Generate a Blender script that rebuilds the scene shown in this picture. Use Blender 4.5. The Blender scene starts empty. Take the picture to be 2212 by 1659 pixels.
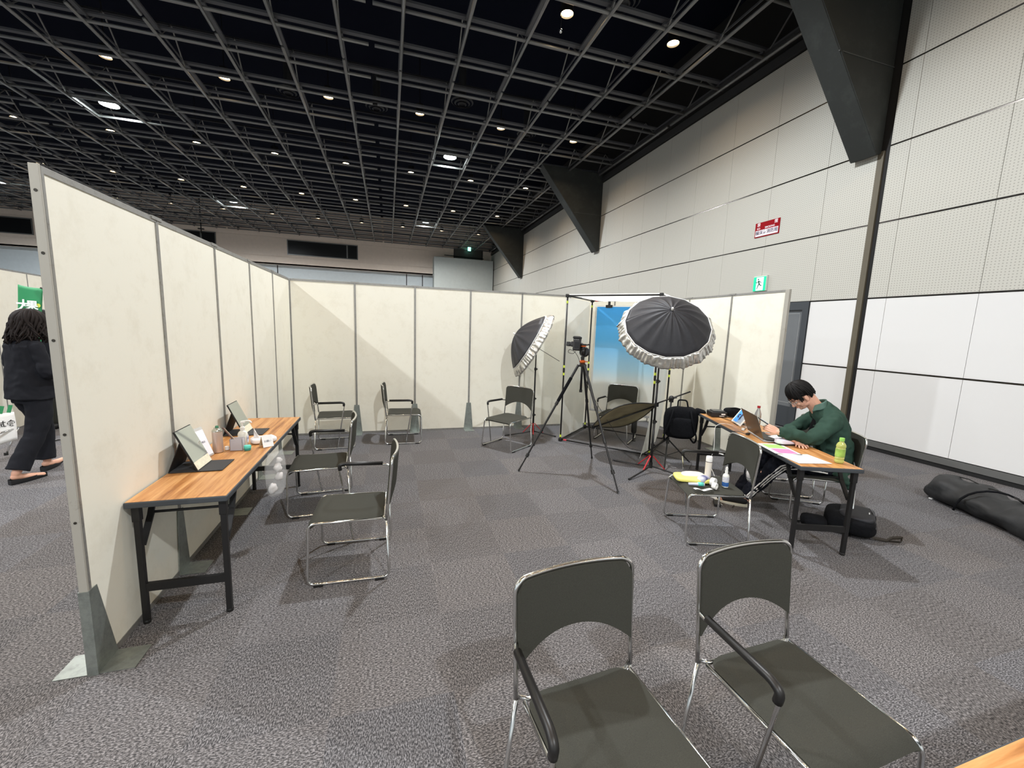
import bpy, math, random
from mathutils import Vector, Matrix, noise
random.seed(7)
PI = math.pi
SC = bpy.context.scene
COL = SC.collection

# ---------------------------------------------------------------- camera
yaw, pit, rol = 0.29650, 0.13720, 0.03480
cy_, sy_, cp_, sp_ = math.cos(yaw), math.sin(yaw), math.cos(pit), math.sin(pit)
fw = Vector((sy_*cp_, cy_*cp_, -sp_)); rt = Vector((cy_, -sy_, 0)); up = rt.cross(fw)
c_, s_ = math.cos(rol), math.sin(rol)
rt2 = c_*rt + s_*up; up2 = -s_*rt + c_*up
cam = bpy.data.cameras.new('camera'); camo = bpy.data.objects.new('camera', cam); COL.objects.link(camo)
cam.sensor_width = 36.0; cam.lens = 880.91/2212*36.0; cam.clip_end = 200; cam.clip_start = 0.05
M3 = Matrix((rt2, up2, -fw)).transposed()
camo.matrix_world = Matrix.Translation((1.310, -6.428, 1.668)) @ M3.to_4x4()
SC.camera = camo
# ---------------------------------------------------------------- world, exposure
w = bpy.data.worlds.new('hall_air'); SC.world = w; w.use_nodes = True
w.node_tree.nodes['Background'].inputs[0].default_value = (0.75, 0.85, 1.0, 1)
w.node_tree.nodes['Background'].inputs[1].default_value = 0.05
SC.view_settings.view_transform = 'Standard'; SC.view_settings.look = 'None'
SC.view_settings.gamma = 1.0; SC.view_settings.exposure = 0.0; SC.view_settings.use_curve_mapping = False
FLOOD_W, DOWN_W = 385.0, 22.0
FLOOD_C, DOWN_C = (0.90, 0.95, 1.0), (1.0, 0.70, 0.42)
FX = [3.25, -5.59, -14.43]; FY = [-10.08, -1.22, 7.64, 16.50]
DX = [6.56 - 2.21*i for i in range(10)]; DY = [-12.3 + 4.43*j for j in range(8)]

def lamp(kind, name, loc, energy, color, size=0.2, **k):
    l = bpy.data.lights.new(name, kind); l.energy = energy; l.color = color
    if kind == 'AREA': l.shape = 'DISK'; l.size = size
    else: l.shadow_soft_size = size
    for a, b in k.items(): setattr(l, a, b)
    o = bpy.data.objects.new(name, l); COL.objects.link(o); o.location = loc
    return o
for x in FX:
    for y in FY:
        lamp('SPOT', 'flood_glow', (x, y, 6.98), FLOOD_W*4, FLOOD_C, 0.11, spot_size=math.radians(172), spot_blend=0.5)
for x in DX:
    for y in DY:
        if x < -9 and y < 0: continue
        lamp('SPOT', 'downlight_glow', (x, y, 7.10), DOWN_W*4, DOWN_C, 0.08, spot_size=math.radians(148), spot_blend=0.9)

# ---------------------------------------------------------------- materials
MATS = {}
def lin(c):
    return tuple(((v/255/12.92) if v/255 <= 0.04045 else ((v/255+0.055)/1.055)**2.4) for v in c) + (1,)
def mat(name, col, rough=0.6, metal=0.0, nscale=0, namt=0.0, emit=None, es=0, alpha=1, trans=0, spec=0.5, bump=0, bscale=200, sheen=0, coat=0):
    if name in MATS: return MATS[name]
    m = bpy.data.materials.new(name); m.use_nodes = True; nt = m.node_tree; b = nt.nodes['Principled BSDF']
    L = nt.links.new
    b.inputs['Roughness'].default_value = rough; b.inputs['Metallic'].default_value = metal
    b.inputs['Specular IOR Level'].default_value = spec
    b.inputs['Alpha'].default_value = alpha; b.inputs['Transmission Weight'].default_value = trans
    if sheen: b.inputs['Sheen Weight'].default_value = sheen
    if coat: b.inputs['Coat Weight'].default_value = coat
    c = lin(col)
    tc = nt.nodes.new('ShaderNodeTexCoord')
    n = nt.nodes.new('ShaderNodeTexNoise'); n.inputs['Scale'].default_value = nscale or 6; n.inputs['Detail'].default_value = 4
    L(tc.outputs['Object'], n.inputs['Vector'])
    r = nt.nodes.new('ShaderNodeValToRGB'); r.color_ramp.elements[0].position = 0.3; r.color_ramp.elements[1].position = 0.7
    a = namt or 0.03
    r.color_ramp.elements[0].color = tuple(v*(1-a) for v in c[:3]) + (1,)
    r.color_ramp.elements[1].color = tuple(min(1, v*(1+a)) for v in c[:3]) + (1,)
    L(n.outputs['Fac'], r.inputs['Fac']); L(r.outputs['Color'], b.inputs['Base Color'])
    if bump:
        n2 = nt.nodes.new('ShaderNodeTexNoise'); n2.inputs['Scale'].default_value = bscale; L(tc.outputs['Object'], n2.inputs['Vector'])
        bp = nt.nodes.new('ShaderNodeBump'); bp.inputs['Strength'].default_value = bump; bp.inputs['Distance'].default_value = 0.01
        L(n2.outputs['Fac'], bp.inputs['Height']); L(bp.outputs['Normal'], b.inputs['Normal'])
    if emit:
        b.inputs['Emission Color'].default_value = lin(emit); b.inputs['Emission Strength'].default_value = es
    MATS[name] = m
    return m
def nodes(m): return m.node_tree, m.node_tree.nodes['Principled BSDF'], m.node_tree.links.new

def carpet():
    m = mat('carpet', (118, 114, 112), 0.95, spec=0.15); nt, b, L = nodes(m); N = nt.nodes.new
    tc = N('ShaderNodeTexCoord')
    sep = N('ShaderNodeSeparateXYZ'); L(tc.outputs['Object'], sep.inputs[0])
    # carpet tiles 0.53 m, laid quarter-turned: the pile streaks swap direction
    ck = N('ShaderNodeTexChecker'); ck.inputs['Scale'].default_value = 1/0.53; L(tc.outputs['Object'], ck.inputs['Vector'])
    def streak(sx, sy):
        mp = N('ShaderNodeMapping'); mp.inputs['Scale'].default_value = (sx, sy, 1); L(tc.outputs['Object'], mp.inputs['Vector'])
        n = N('ShaderNodeTexNoise'); n.inputs['Scale'].default_value = 1; n.inputs['Detail'].default_value = 2.5; n.inputs['Roughness'].default_value = .7
        L(mp.outputs[0], n.inputs['Vector']); return n
    n1, n2 = streak(200, 85), streak(85, 200)
    mx = N('ShaderNodeMix'); mx.data_type = 'FLOAT'
    L(ck.outputs['Fac'], mx.inputs[0]); L(n1.outputs['Fac'], mx.inputs[2]); L(n2.outputs['Fac'], mx.inputs[3])
    r = N('ShaderNodeValToRGB'); e = r.color_ramp.elements
    e[0].position = .38; e[0].color = lin((54, 54, 56)); e[1].position = .64; e[1].color = lin((143, 141, 142))
    k = e.new(.5); k.color = lin((94, 92, 92))
    L(mx.outputs[0], r.inputs['Fac'])
    big = N('ShaderNodeTexNoise'); big.inputs['Scale'].default_value = 60; big.inputs['Detail'].default_value = 3; L(tc.outputs['Object'], big.inputs['Vector'])
    ck2 = N('ShaderNodeMath'); ck2.operation = 'MULTIPLY_ADD'; ck2.inputs[1].default_value = 0.10; ck2.inputs[2].default_value = 0.65
    L(ck.outputs['Fac'], ck2.inputs[0])
    mb = N('ShaderNodeMath'); mb.operation = 'MULTIPLY_ADD'; mb.inputs[1].default_value = 0.60; mb.inputs[2].default_value = 0
    L(big.outputs['Fac'], mb.inputs[0])
    ad = N('ShaderNodeMath'); ad.operation = 'ADD'; L(ck2.outputs[0], ad.inputs[0]); L(mb.outputs[0], ad.inputs[1])
    vm = N('ShaderNodeVectorMath'); vm.operation = 'SCALE'; L(r.outputs['Color'], vm.inputs[0]); L(ad.outputs[0], vm.inputs['Scale'])
    sn = N('ShaderNodeVectorMath'); sn.operation = 'SNAP'; sn.inputs[1].default_value = (.53, .53, 10); L(tc.outputs['Object'], sn.inputs[0])
    wn = N('ShaderNodeTexWhiteNoise'); wn.noise_dimensions = '3D'; L(sn.outputs[0], wn.inputs['Vector'])
    tr = N('ShaderNodeValToRGB'); tr.color_ramp.elements[0].color = (.95, .97, 1.01, 1); tr.color_ramp.elements[1].color = (1.02, .99, .965, 1); L(wn.outputs['Value'], tr.inputs['Fac'])
    ml = N('ShaderNodeVectorMath'); ml.operation = 'MULTIPLY'; L(vm.outputs[0], ml.inputs[0]); L(tr.outputs['Color'], ml.inputs[1])
    L(ml.outputs[0], b.inputs['Base Color'])
    bp = N('ShaderNodeBump'); bp.inputs['Strength'].default_value = .04; bp.inputs['Distance'].default_value = .002
    L(mx.outputs[0], bp.inputs['Height']); L(bp.outputs['Normal'], b.inputs['Normal'])
    return m
def wood():
    m = mat('table_laminate', (205, 150, 95), 0.38, spec=0.4); nt, b, L = nodes(m); N = nt.nodes.new
    tc = N('ShaderNodeTexCoord'); mp = N('ShaderNodeMapping'); mp.inputs['Scale'].default_value = (38, 2.2, 1); L(tc.outputs['Object'], mp.inputs['Vector'])
    n = N('ShaderNodeTexNoise'); n.inputs['Scale'].default_value = 1; n.inputs['Detail'].default_value = 6; n.inputs['Roughness'].default_value = .62; n.inputs['Distortion'].default_value = .3
    L(mp.outputs[0], n.inputs['Vector'])
    r = N('ShaderNodeValToRGB'); e = r.color_ramp.elements
    e[0].position = .3; e[0].color = lin((142, 88, 44)); e[1].position = .68; e[1].color = lin((214, 164, 108))
    k = e.new(.47); k.color = lin((186, 130, 76)); L(n.outputs['Fac'], r.inputs['Fac']); L(r.outputs['Color'], b.inputs['Base Color'])
    return m
def dots(name, col):
    m = mat(name, col, 0.75, spec=0.25); nt, b, L = nodes(m); N = nt.nodes.new
    tc = N('ShaderNodeTexCoord'); sp = N('ShaderNodeSeparateXYZ'); L(tc.outputs['Object'], sp.inputs[0])
    def fr(out):
        d = N('ShaderNodeMath'); d.operation = 'MULTIPLY'; d.inputs[1].default_value = 1/0.034; L(out, d.inputs[0])
        f = N('ShaderNodeMath'); f.operation = 'FRACT'; L(d.outputs[0], f.inputs[0])
        s = N('ShaderNodeMath'); s.operation = 'SUBTRACT'; s.inputs[1].default_value = .5; L(f.outputs[0], s.inputs[0])
        p = N('ShaderNodeMath'); p.operation = 'MULTIPLY'; L(s.outputs[0], p.inputs[0]); L(s.outputs[0], p.inputs[1]); return p
    a = N('ShaderNodeMath'); a.operation = 'ADD'; L(fr(sp.outputs[1]).outputs[0], a.inputs[0]); L(fr(sp.outputs[2]).outputs[0], a.inputs[1])
    g = N('ShaderNodeMath'); g.operation = 'LESS_THAN'; g.inputs[1].default_value = .045; L(a.outputs[0], g.inputs[0])
    g2 = N('ShaderNodeMath'); g2.operation = 'GREATER_THAN'; g2.inputs[1].default_value = 2.31; L(sp.outputs[2], g2.inputs[0])
    ml = N('ShaderNodeMath'); ml.operation = 'MULTIPLY'; L(g.outputs[0], ml.inputs[0]); L(g2.outputs[0], ml.inputs[1])
    mx = N('ShaderNodeMix'); mx.data_type = 'RGBA'; L(ml.outputs[0], mx.inputs[0])
    g3 = N('ShaderNodeMix'); g3.data_type = 'RGBA'; L(g2.outputs[0], g3.inputs[0]); g3.inputs[6].default_value = lin((218, 217, 215)); g3.inputs[7].default_value = lin(col); L(g3.outputs[2], mx.inputs[6])
    mx.inputs[7].default_value = lin((160, 158, 150)); L(mx.outputs[2], b.inputs['Base Color'])
    return m
def stained(name, col, dirt, scale=5, lo=.62, hi=.85, rough=.6, metal=0):
    m = mat(name, col, rough, metal, spec=.3); nt, b, L = nodes(m); N = nt.nodes.new
    tc = N('ShaderNodeTexCoord'); n = N('ShaderNodeTexNoise'); n.inputs['Scale'].default_value = scale; n.inputs['Detail'].default_value = 8; n.inputs['Roughness'].default_value = .75
    L(tc.outputs['Object'], n.inputs['Vector']); r = N('ShaderNodeValToRGB'); e = r.color_ramp.elements
    e[0].position = lo; e[0].color = lin(col); e[1].position = hi; e[1].color = lin(dirt)
    L(n.outputs['Fac'], r.inputs['Fac']); L(r.outputs['Color'], b.inputs['Base Color']); return m
def ramp_mat(name, axis, stops, rough=.5, lo=0, hi=1, emit=0):
    m = mat(name, (200, 200, 200), rough, spec=.3); nt, b, L = nodes(m); N = nt.nodes.new
    tc = N('ShaderNodeTexCoord'); sp = N('ShaderNodeSeparateXYZ'); L(tc.outputs['Object'], sp.inputs[0])
    mr = N('ShaderNodeMapRange'); mr.inputs[1].default_value = lo; mr.inputs[2].default_value = hi; L(sp.outputs[axis], mr.inputs[0])
    r = N('ShaderNodeValToRGB'); e = r.color_ramp.elements
    e[0].position = stops[0][0]; e[0].color = lin(stops[0][1]); e[1].position = stops[-1][0]; e[1].color = lin(stops[-1][1])
    for p, c in stops[1:-1]: k = e.new(p); k.color = lin(c)
    L(mr.outputs[0], r.inputs['Fac']); L(r.outputs['Color'], b.inputs['Base Color'])
    if emit: L(r.outputs['Color'], b.inputs['Emission Color']); b.inputs['Emission Strength'].default_value = emit
    return m

CARPET, WOOD = carpet(), wood()
CHROME = mat('chrome', (222, 222, 220), .16, 1)
STEEL = stained('galvanised_steel', (160, 166, 160), (118, 124, 120), 14, .45, .8, .42, .75)
ALU = stained('aluminium', (150, 148, 143), (104, 100, 92), 25, .5, .85, .45, .5)
BOARD = stained('partition_board', (231, 227, 212), (212, 205, 186), 4.5, .5, .95)
FABRIC = mat('chair_fabric', (62, 62, 56), .9, nscale=500, namt=.22, spec=.2, bump=.25, bscale=700)
BLKPL = mat('black_plastic', (26, 25, 24), .42)
BLKMT = mat('black_metal', (30, 29, 29), .45, .2)
BLKCL = mat('black_cloth', (16, 17, 20), .9, nscale=60, namt=.25, spec=.15, bump=.3, bscale=60)
GRYED = mat('grey_edge_band', (62, 66, 70), .6)
DARKFIN = stained('dark_painted_steel', (50, 52, 50), (66, 69, 66), 3, .5, .8, .55)
WALLP = dots('wall_panel', (190, 188, 179))
WHITE = mat('white_plastic', (235, 234, 230), .4)
PAPER = mat('paper', (240, 240, 238), .8, spec=.2)
RED = mat('red_plastic', (170, 24, 34), .4)
YEL = mat('yellow_tape', (208, 226, 70), .6)
LATT = mat('lattice_paint', (132, 132, 130), .32, .35)
LATUP = mat('lattice_upper_paint', (84, 85, 88), .6)
DECK = mat('ceiling_black', (13, 17, 30), .95, spec=.1)
GLASSD = mat('dark_glass', (8, 9, 12), .35, spec=.3)

# ---------------------------------------------------------------- mesh helpers
def V(*a): return Vector(a)
class MB:
    def __init__(s): s.v = []; s.f = []
    def add(s, vs, fs):
        k = len(s.v); s.v += [Vector(p) for p in vs]; s.f += [tuple(i+k for i in f) for f in fs]; return s
    def box(s, c, d, R=None):
        x, y, z = d[0]/2, d[1]/2, d[2]/2; c = Vector(c)
        p = [V(i, j, k) for i in (-x, x) for j in (-y, y) for k in (-z, z)]
        if R is not None: p = [R @ q for q in p]
        return s.add([q + c for q in p], [(0, 1, 3, 2), (4, 6, 7, 5), (0, 4, 5, 1), (2, 3, 7, 6), (0, 2, 6, 4), (1, 5, 7, 3)])
    def bb(s, a, b): return s.box([(i+j)/2 for i, j in zip(a, b)], [abs(j-i) for i, j in zip(a, b)])
    def bar(s, a, b, w_, h_, upv=(0, 0, 1)):
        a, b = Vector(a), Vector(b); d = (b-a); L = d.length; d.normalize(); u = Vector(upv)
        if abs(d.dot(u)) > .98: u = V(1, 0, 0)
        r = d.cross(u).normalized(); u = r.cross(d)
        R = Matrix((r, d, u)).transposed()
        return s.box((a+b)/2, (w_, L, h_), R)
    def rings(s, rs, caps=True, closed=False):
        n = len(rs[0]); vs = [p for r in rs for p in r]; fs = []
        m = len(rs)
        for i in range(m if closed else m-1):
            a, b = i*n, ((i+1) % m)*n
            for j in range(n): fs.append((a+j, a+(j+1) % n, b+(j+1) % n, b+j))
        if caps and not closed: fs.append(tuple(range(n-1, -1, -1))); fs.append(tuple((m-1)*n+j for j in range(n)))
        return s.add(vs, fs)
    def tube(s, pts, r, n=8, closed=False, caps=True, sq=None):
        pts = [Vector(p) for p in pts]; m = len(pts); rr = r if isinstance(r, (list, tuple)) else [r]*m
        T = []
        for i in range(m):
            a = pts[i-1] if (i or closed) else pts[0]; b = pts[(i+1) % m] if (i < m-1 or closed) else pts[-1]
            d = b-a; T.append(d.normalized() if d.length > 1e-9 else V(0, 0, 1))
        u = T[0].orthogonal().normalized(); R = []
        for i in range(m):
            u = (u - T[i]*u.dot(T[i]));
            u = u.normalized() if u.length > 1e-6 else T[i].orthogonal().normalized()
            v = T[i].cross(u); R.append([pts[i] + rr[i]*(math.cos(2*PI*j/n)*u + math.sin(2*PI*j/n)*v) for j in range(n)])
        return s.rings(R, caps, closed)
    def lathe(s, prof, n=20, Mx=None, capb=True, capt=True):
        Mx = Mx or Matrix(); R = [[Mx @ V(r*math.cos(2*PI*j/n), r*math.sin(2*PI*j/n), z) for j in range(n)] for r, z in prof]
        vs = [p for r in R for p in r]; fs = []
        for i in range(len(R)-1):
            for j in range(n): fs.append((i*n+j, i*n+(j+1) % n, (i+1)*n+(j+1) % n, (i+1)*n+j))
        if capb: fs.append(tuple(range(n-1, -1, -1)))
        if capt: fs.append(tuple((len(R)-1)*n+j for j in range(n)))
        return s.add(vs, fs)
    def ball(s, c, r, nu=14, nv=9, R=None):
        c = Vector(c); r = (r, r, r) if isinstance(r, (int, float)) else r; rs = []
        for i in range(nv):
            t = PI*(i+.5)/nv if 0 else PI*(i/(nv-1))*.98+.01*PI
            ring = [V(r[0]*math.sin(t)*math.cos(2*PI*j/nu), r[1]*math.sin(t)*math.sin(2*PI*j/nu), -r[2]*math.cos(t)) for j in range(nu)]
            if R is not None: ring = [R @ q for q in ring]
            rs.append([q+c for q in ring])
        return s.rings(rs)
    def limb(s, pts, rad, n=14, sub=4):
        """tapered chain with round ends, smooth through the joints"""
        pts = [Vector(p) for p in pts]; P, Q = [], []
        for i in range(len(pts)-1):
            p0 = pts[max(i-1, 0)]; p1, p2 = pts[i], pts[i+1]; p3 = pts[min(i+2, len(pts)-1)]
            for k in range(sub):
                t = k/sub; w_ = .35
                m1 = (p2-p0)*w_; m2 = (p3-p1)*w_
                h = (2*t**3-3*t*t+1)*p1 + (t**3-2*t*t+t)*m1 + (-2*t**3+3*t*t)*p2 + (t**3-t*t)*m2
                P.append(h); tt = t*t*(3-2*t); Q.append(rad[i]*(1-tt)+rad[i+1]*tt)
        P.append(pts[-1]); Q.append(rad[-1])
        d0 = (P[0]-P[1]).normalized(); d1 = (P[-1]-P[-2]).normalized()
        A = [P[0]+d0*Q[0]*math.sin(a) for a in (1.45, 1.1, .6)]; Ar = [Q[0]*math.cos(a) for a in (1.45, 1.1, .6)]
        B = [P[-1]+d1*Q[-1]*math.sin(a) for a in (.6, 1.1, 1.45)]; Br = [Q[-1]*math.cos(a) for a in (.6, 1.1, 1.45)]
        return s.tube(A+P+B, Ar+Q+Br, n)
    def sheet(s, fn, nu, nv, th=0):
        """grid surface fn(u,v); th>0 gives it thickness along its normal"""
        g = [[Vector(fn(i/nu, j/nv)) for j in range(nv+1)] for i in range(nu+1)]
        def idx(i, j): return i*(nv+1)+j
        vs = [p for r in g for p in r]; fs = [(idx(i, j), idx(i+1, j), idx(i+1, j+1), idx(i, j+1)) for i in range(nu) for j in range(nv)]
        if th:
            nr = []
            for i in range(nu+1):
                for j in range(nv+1):
                    a = g[min(i+1, nu)][j]-g[max(i-1, 0)][j]; b = g[i][min(j+1, nv)]-g[i][max(j-1, 0)]
                    q = a.cross(b); nr.append(q.normalized() if q.length > 1e-12 else V(0, 0, 1))
            k = len(vs); vs = vs + [p - n_*th for p, n_ in zip(vs, nr)]
            fs2 = [tuple(i+k for i in reversed(f)) for f in fs]; edge = []
            per = [idx(i, 0) for i in range(nu)] + [idx(nu, j) for j in range(nv)] + [idx(i, nv) for i in range(nu, 0, -1)] + [idx(0, j) for j in range(nv, 0, -1)]
            for a, b in zip(per, per[1:]+per[:1]): edge.append((b, a, a+k, b+k))
            fs = fs + fs2 + edge
        return s.add(vs, fs)
    def prism(s, poly, th, Mx=None):
        Mx = Mx or Matrix(); n = len(poly)
        a = [Mx @ V(x, y, 0) for x, y in poly]; b = [Mx @ V(x, y, th) for x, y in poly]
        return s.add(a+b, [tuple(range(n-1, -1, -1)), tuple(range(n, 2*n))] + [(i, (i+1) % n, (i+1) % n+n, i+n) for i in range(n)])
    def xf(s, Mx): s.v = [Mx @ p for p in s.v]; return s
    def ob(s, name, m, parent=None, smooth=False, bev=0, loc=None, rot=None, rem=0, sm=0, sub=0, fixn=True, disp=None):
        me = bpy.data.meshes.new(name); me.from_pydata([tuple(p) for p in s.v], [], s.f)
        if fixn:
            import bmesh
            b = bmesh.new(); b.from_mesh(me); bmesh.ops.recalc_face_normals(b, faces=b.faces); b.to_mesh(me); b.free()
        for mm in (m if isinstance(m, list) else [m]): me.materials.append(mm)
        o = bpy.data.objects.new(name, me); COL.objects.link(o)
        if smooth:
            for p in me.polygons: p.use_smooth = True
            if smooth == 'auto':
                md = o.modifiers.new('es', 'EDGE_SPLIT'); md.split_angle = math.radians(40)
        if rem:
            md = o.modifiers.new('r', 'REMESH'); md.mode = 'VOXEL'; md.voxel_size = rem; md.use_smooth_shade = True
        if sm:
            md = o.modifiers.new('s', 'SMOOTH'); md.iterations = sm; md.factor = .5
        if disp:
            tx = bpy.data.textures.new('folds', 'MARBLE'); tx.noise_scale = disp[1]; tx.turbulence = 9; tx.noise_depth = 1
            md = o.modifiers.new('d', 'DISPLACE'); md.texture = tx; md.strength = disp[0]; md.mid_level = .5
        if bev:
            md = o.modifiers.new('b', 'BEVEL'); md.width = bev; md.segments = 2; md.limit_method = 'ANGLE'; md.angle_limit = math.radians(40)
        if sub:
            md = o.modifiers.new('ss', 'SUBSURF'); md.levels = sub; md.render_levels = sub
        if parent: o.parent = parent
        if loc: o.location = loc
        if rot: o.rotation_euler = rot
        return o
def fillet(pts, r, k=5, closed=False):
    pts = [Vector(p) for p in pts]; out = []; m = len(pts)
    for i, p in enumerate(pts):
        if not closed and i in (0, m-1): out.append(p); continue
        a, b = pts[i-1], pts[(i+1) % m]; da = (a-p); db = (b-p); L = min(r, da.length*.49, db.length*.49)
        A = p+da.normalized()*L; B = p+db.normalized()*L
        for j in range(k+1):
            t = j/k; out.append((1-t)**2*A + 2*t*(1-t)*p + t*t*B)
    return out
def tag(o, label, cat, group=None, kind='thing'):
    o['label'] = label; o['category'] = cat; o['kind'] = kind
    if group: o['group'] = group
    return o
def thing(name, label, cat, loc=(0, 0, 0), rz=0, group=None, kind='thing'):
    o = bpy.data.objects.new(name, None); COL.objects.link(o); o.location = loc; o.rotation_euler = (0, 0, rz); o.empty_display_size = .05
    return tag(o, label, cat, group, kind)
def struct(o): o['kind'] = 'structure'; return o
def copy_tree(root, loc, rz, label, group=None, name=None):
    def rec(o, par):
        c = o.copy(); COL.objects.link(c); c.parent = par
        for ch in [k for k in bpy.data.objects if k.parent == o]: rec(ch, c)
        return c
    kids = {}
    r = rec(root, None); r.location = loc; r.rotation_euler = (0, 0, rz); r['label'] = label
    if group: r['group'] = group
    return r
def text(body, size, m, parent, Mx, name='lettering', th=.0006, bold=0):
    c = bpy.data.curves.new('txt', 'FONT'); c.body = body; c.size = size; c.align_x = 'CENTER'; c.align_y = 'CENTER'; c.offset = bold
    o = bpy.data.objects.new('txt', c); COL.objects.link(o)
    dg = bpy.context.evaluated_depsgraph_get(); me = bpy.data.meshes.new_from_object(o.evaluated_get(dg))
    bpy.data.objects.remove(o); me.transform(Mx); me.materials.clear(); me.materials.append(m); me.name = name
    q = bpy.data.objects.new(name, me); COL.objects.link(q); q.parent = parent; return q
def frame(o, x, y, z=None):
    """matrix with origin o and axes x, y"""
    x = Vector(x).normalized(); y = (Vector(y) - x*Vector(y).dot(x)).normalized(); z = x.cross(y)
    return Matrix.Translation(o) @ Matrix((x, y, z)).transposed().to_4x4()
def rotz(a): return Matrix.Rotation(a, 4, 'Z')
def rotx(a): return Matrix.Rotation(a, 4, 'X')
def roty(a): return Matrix.Rotation(a, 4, 'Y')
T_ = Matrix.Translation

# ================================================================ THE HALL
XW, YB = 8.374, 22.8
struct(MB().bb((-24, -14, -.1), (XW+.4, YB+1, 0)).ob('floor', CARPET))
struct(MB().bb((-24, -14, 8.5), (XW+.4, YB+1, 8.6)).ob('ceiling', DECK))
# right wall: backing, panels with thin joints, metal strips in the horizontal joints, black band above
LV = [.146, 1.214, 2.301, 3.411, 4.50, 5.59, 6.68]
m = MB()
ys = [-13.1+1.06*k for k in range(0, 11)]
ys = [-2.12-1.0*k for k in range(12, -1, -1)] + [-1.87]
ys2 = [-1.72] + [-.976+1.06*k for k in range(24)]
for a, b in zip(LV[:-1], LV[1:]):
    for seq in (ys, ys2):
        for p, q in zip(seq[:-1], seq[1:]):
            if q > YB: q = YB
            if p >= YB: continue
            if b < 2.4 and p > -1.0 and q < 1.2: continue     # the doorway
            m.bb((XW, p+.0025, a+.012), (XW+.03, q-.0025, b-.012))
for a, b in zip(LV[:2], LV[1:3]): m.bb((XW, 1.15, a+.012), (XW+.03, 1.19, b-.012))
wr = struct(m.ob('wall_right', WALLP))
m = MB().bb((XW+.03, -14, 0), (XW+.2, -.967, 2.3)).bb((XW+.03, 1.14, 0), (XW+.2, YB+1, 2.3)).bb((XW+.03, -14, 2.3), (XW+.2, YB+1, 8.6))
struct(m.ob('wall_right_backing', mat('joint_shadow_gap', (26, 25, 24), .8)))
for i, z in enumerate(LV[1:6]):
    m = MB()
    for a, b in ((-14, -1.87), (-1.72, YB)):
        if z < 2.2: 
            if a > -2: m.bb((XW+.006, a, z-.009), (XW+.03, -.967, z+.009)); a = 1.15
        m.bb((XW+.006, a, z-.009), (XW+.03, b, z+.009))
    struct(m.ob('trim_%d' % (i+1), mat('strip_metal', (70, 66, 62), .22, .9)))
struct(MB().bb((XW-.01, -14, .06), (XW+.05, -1.85, .146)).bb((XW-.01, -1.72, .06), (XW+.05, -.967, .146)).bb((XW-.01, 1.15, .06), (XW+.05, YB, .146)).ob('baseboard_right', mat('skirting_grey', (92, 92, 90), .6)))
struct(MB().bb((XW, -14, 0), (XW+.06, -.967, .06)).bb((XW, 1.15, 0), (XW+.06, YB, .06)).ob('trim_6', mat('skirting_black', (10, 10, 10), .7)))
# vertical column strip beside the recess
struct(MB().bb((XW-.004, -1.80, 0), (XW+.04, -1.72, 4.46)).ob('trim_7', mat('bronze_strip', (92, 85, 70), .5)))
# ceiling edge channel on the wall
struct(MB().bb((XW-.05, -14, 6.70), (XW+.03, YB, 6.86)).bb((XW-.20, -14, 6.93), (XW+.03, YB, 6.99)).ob('trim_8', mat('edge_channel', (52, 52, 52), .5)))
# fins
def fin(y0, label):
    A = [(8.372, 4.43), (8.27, 4.40), (6.15, 6.96), (8.372, 6.96)]
    t = thing('steel_bracket_fin', label, 'wall bracket', (0, 0, 0), 0, 'triangular steel fins along the right wall')
    m = MB(); n = 4
    a = [V(x, y0, z) for x, z in A]; b = [V(x, y0+.36, z) for x, z in A]
    m.add(a+b, [(0, 1, 2, 3), (7, 6, 5, 4)] + [(i, i+4, (i+1) % 4+4, (i+1) % 4) for i in range(4)])
    m.ob('web', DARKFIN, t, bev=.006)
    MB().bar((7.27, y0-.004, 5.6), (8.37, y0-.004, 5.6), .012, .012).ob('weld_seam', mat('seam_steel', (74, 76, 73), .5), t)
    MB().bar((8.24, y0-.006, 4.47), (6.22, y0-.006, 6.92), .03, .012, (0, 1, 0)).ob('edge_flange', DARKFIN, t)
    return t
fin(-1.76, 'largest dark steel triangular fin, above the no smoking sign side at upper right')
fin(6.85, 'middle-distance dark steel triangular fin on the white panel wall')
fin(15.45, 'farthest small dark steel triangular fin near the back corner of the hall')
# door in the right wall
t = MB().bb((XW-.02, -.967, 0), (XW+.10, -.86, 2.30)).bb((XW-.02, 1.04, 0), (XW+.10, 1.15, 2.30)).bb((XW-.02, -.86, 2.16), (XW+.10, 1.04, 2.30)).ob('door_1', mat('door_frame_paint', (56, 60, 64), .5))
struct(t)
for a, b in ((-.86, .09), (.10, 1.04)):
    MB().bb((XW+.02, a, .02), (XW+.07, b, 2.16)).ob('door_leaf', mat('door_leaf_paint', (103, 106, 108), .5), t)
    q = MB()
    for c, d in (((a+.05, .46), (a+.062, 2.10)), ((b-.062, .46), (b-.05, 2.10)), ((a+.05, 2.09), (b-.05, 2.102)), ((a+.05, .46), (b-.05, .472))): q.bb((XW+.016, c[0], c[1]), (XW+.021, d[0], d[1]))
    q.ob('leaf_moulding', mat('door_line', (140, 142, 142), .4), t)
    MB().bb((XW+.015, a, .02), (XW+.02, b, .40)).ob('kick_plate', mat('door_frame_paint', (56, 60, 64)), t)
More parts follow.
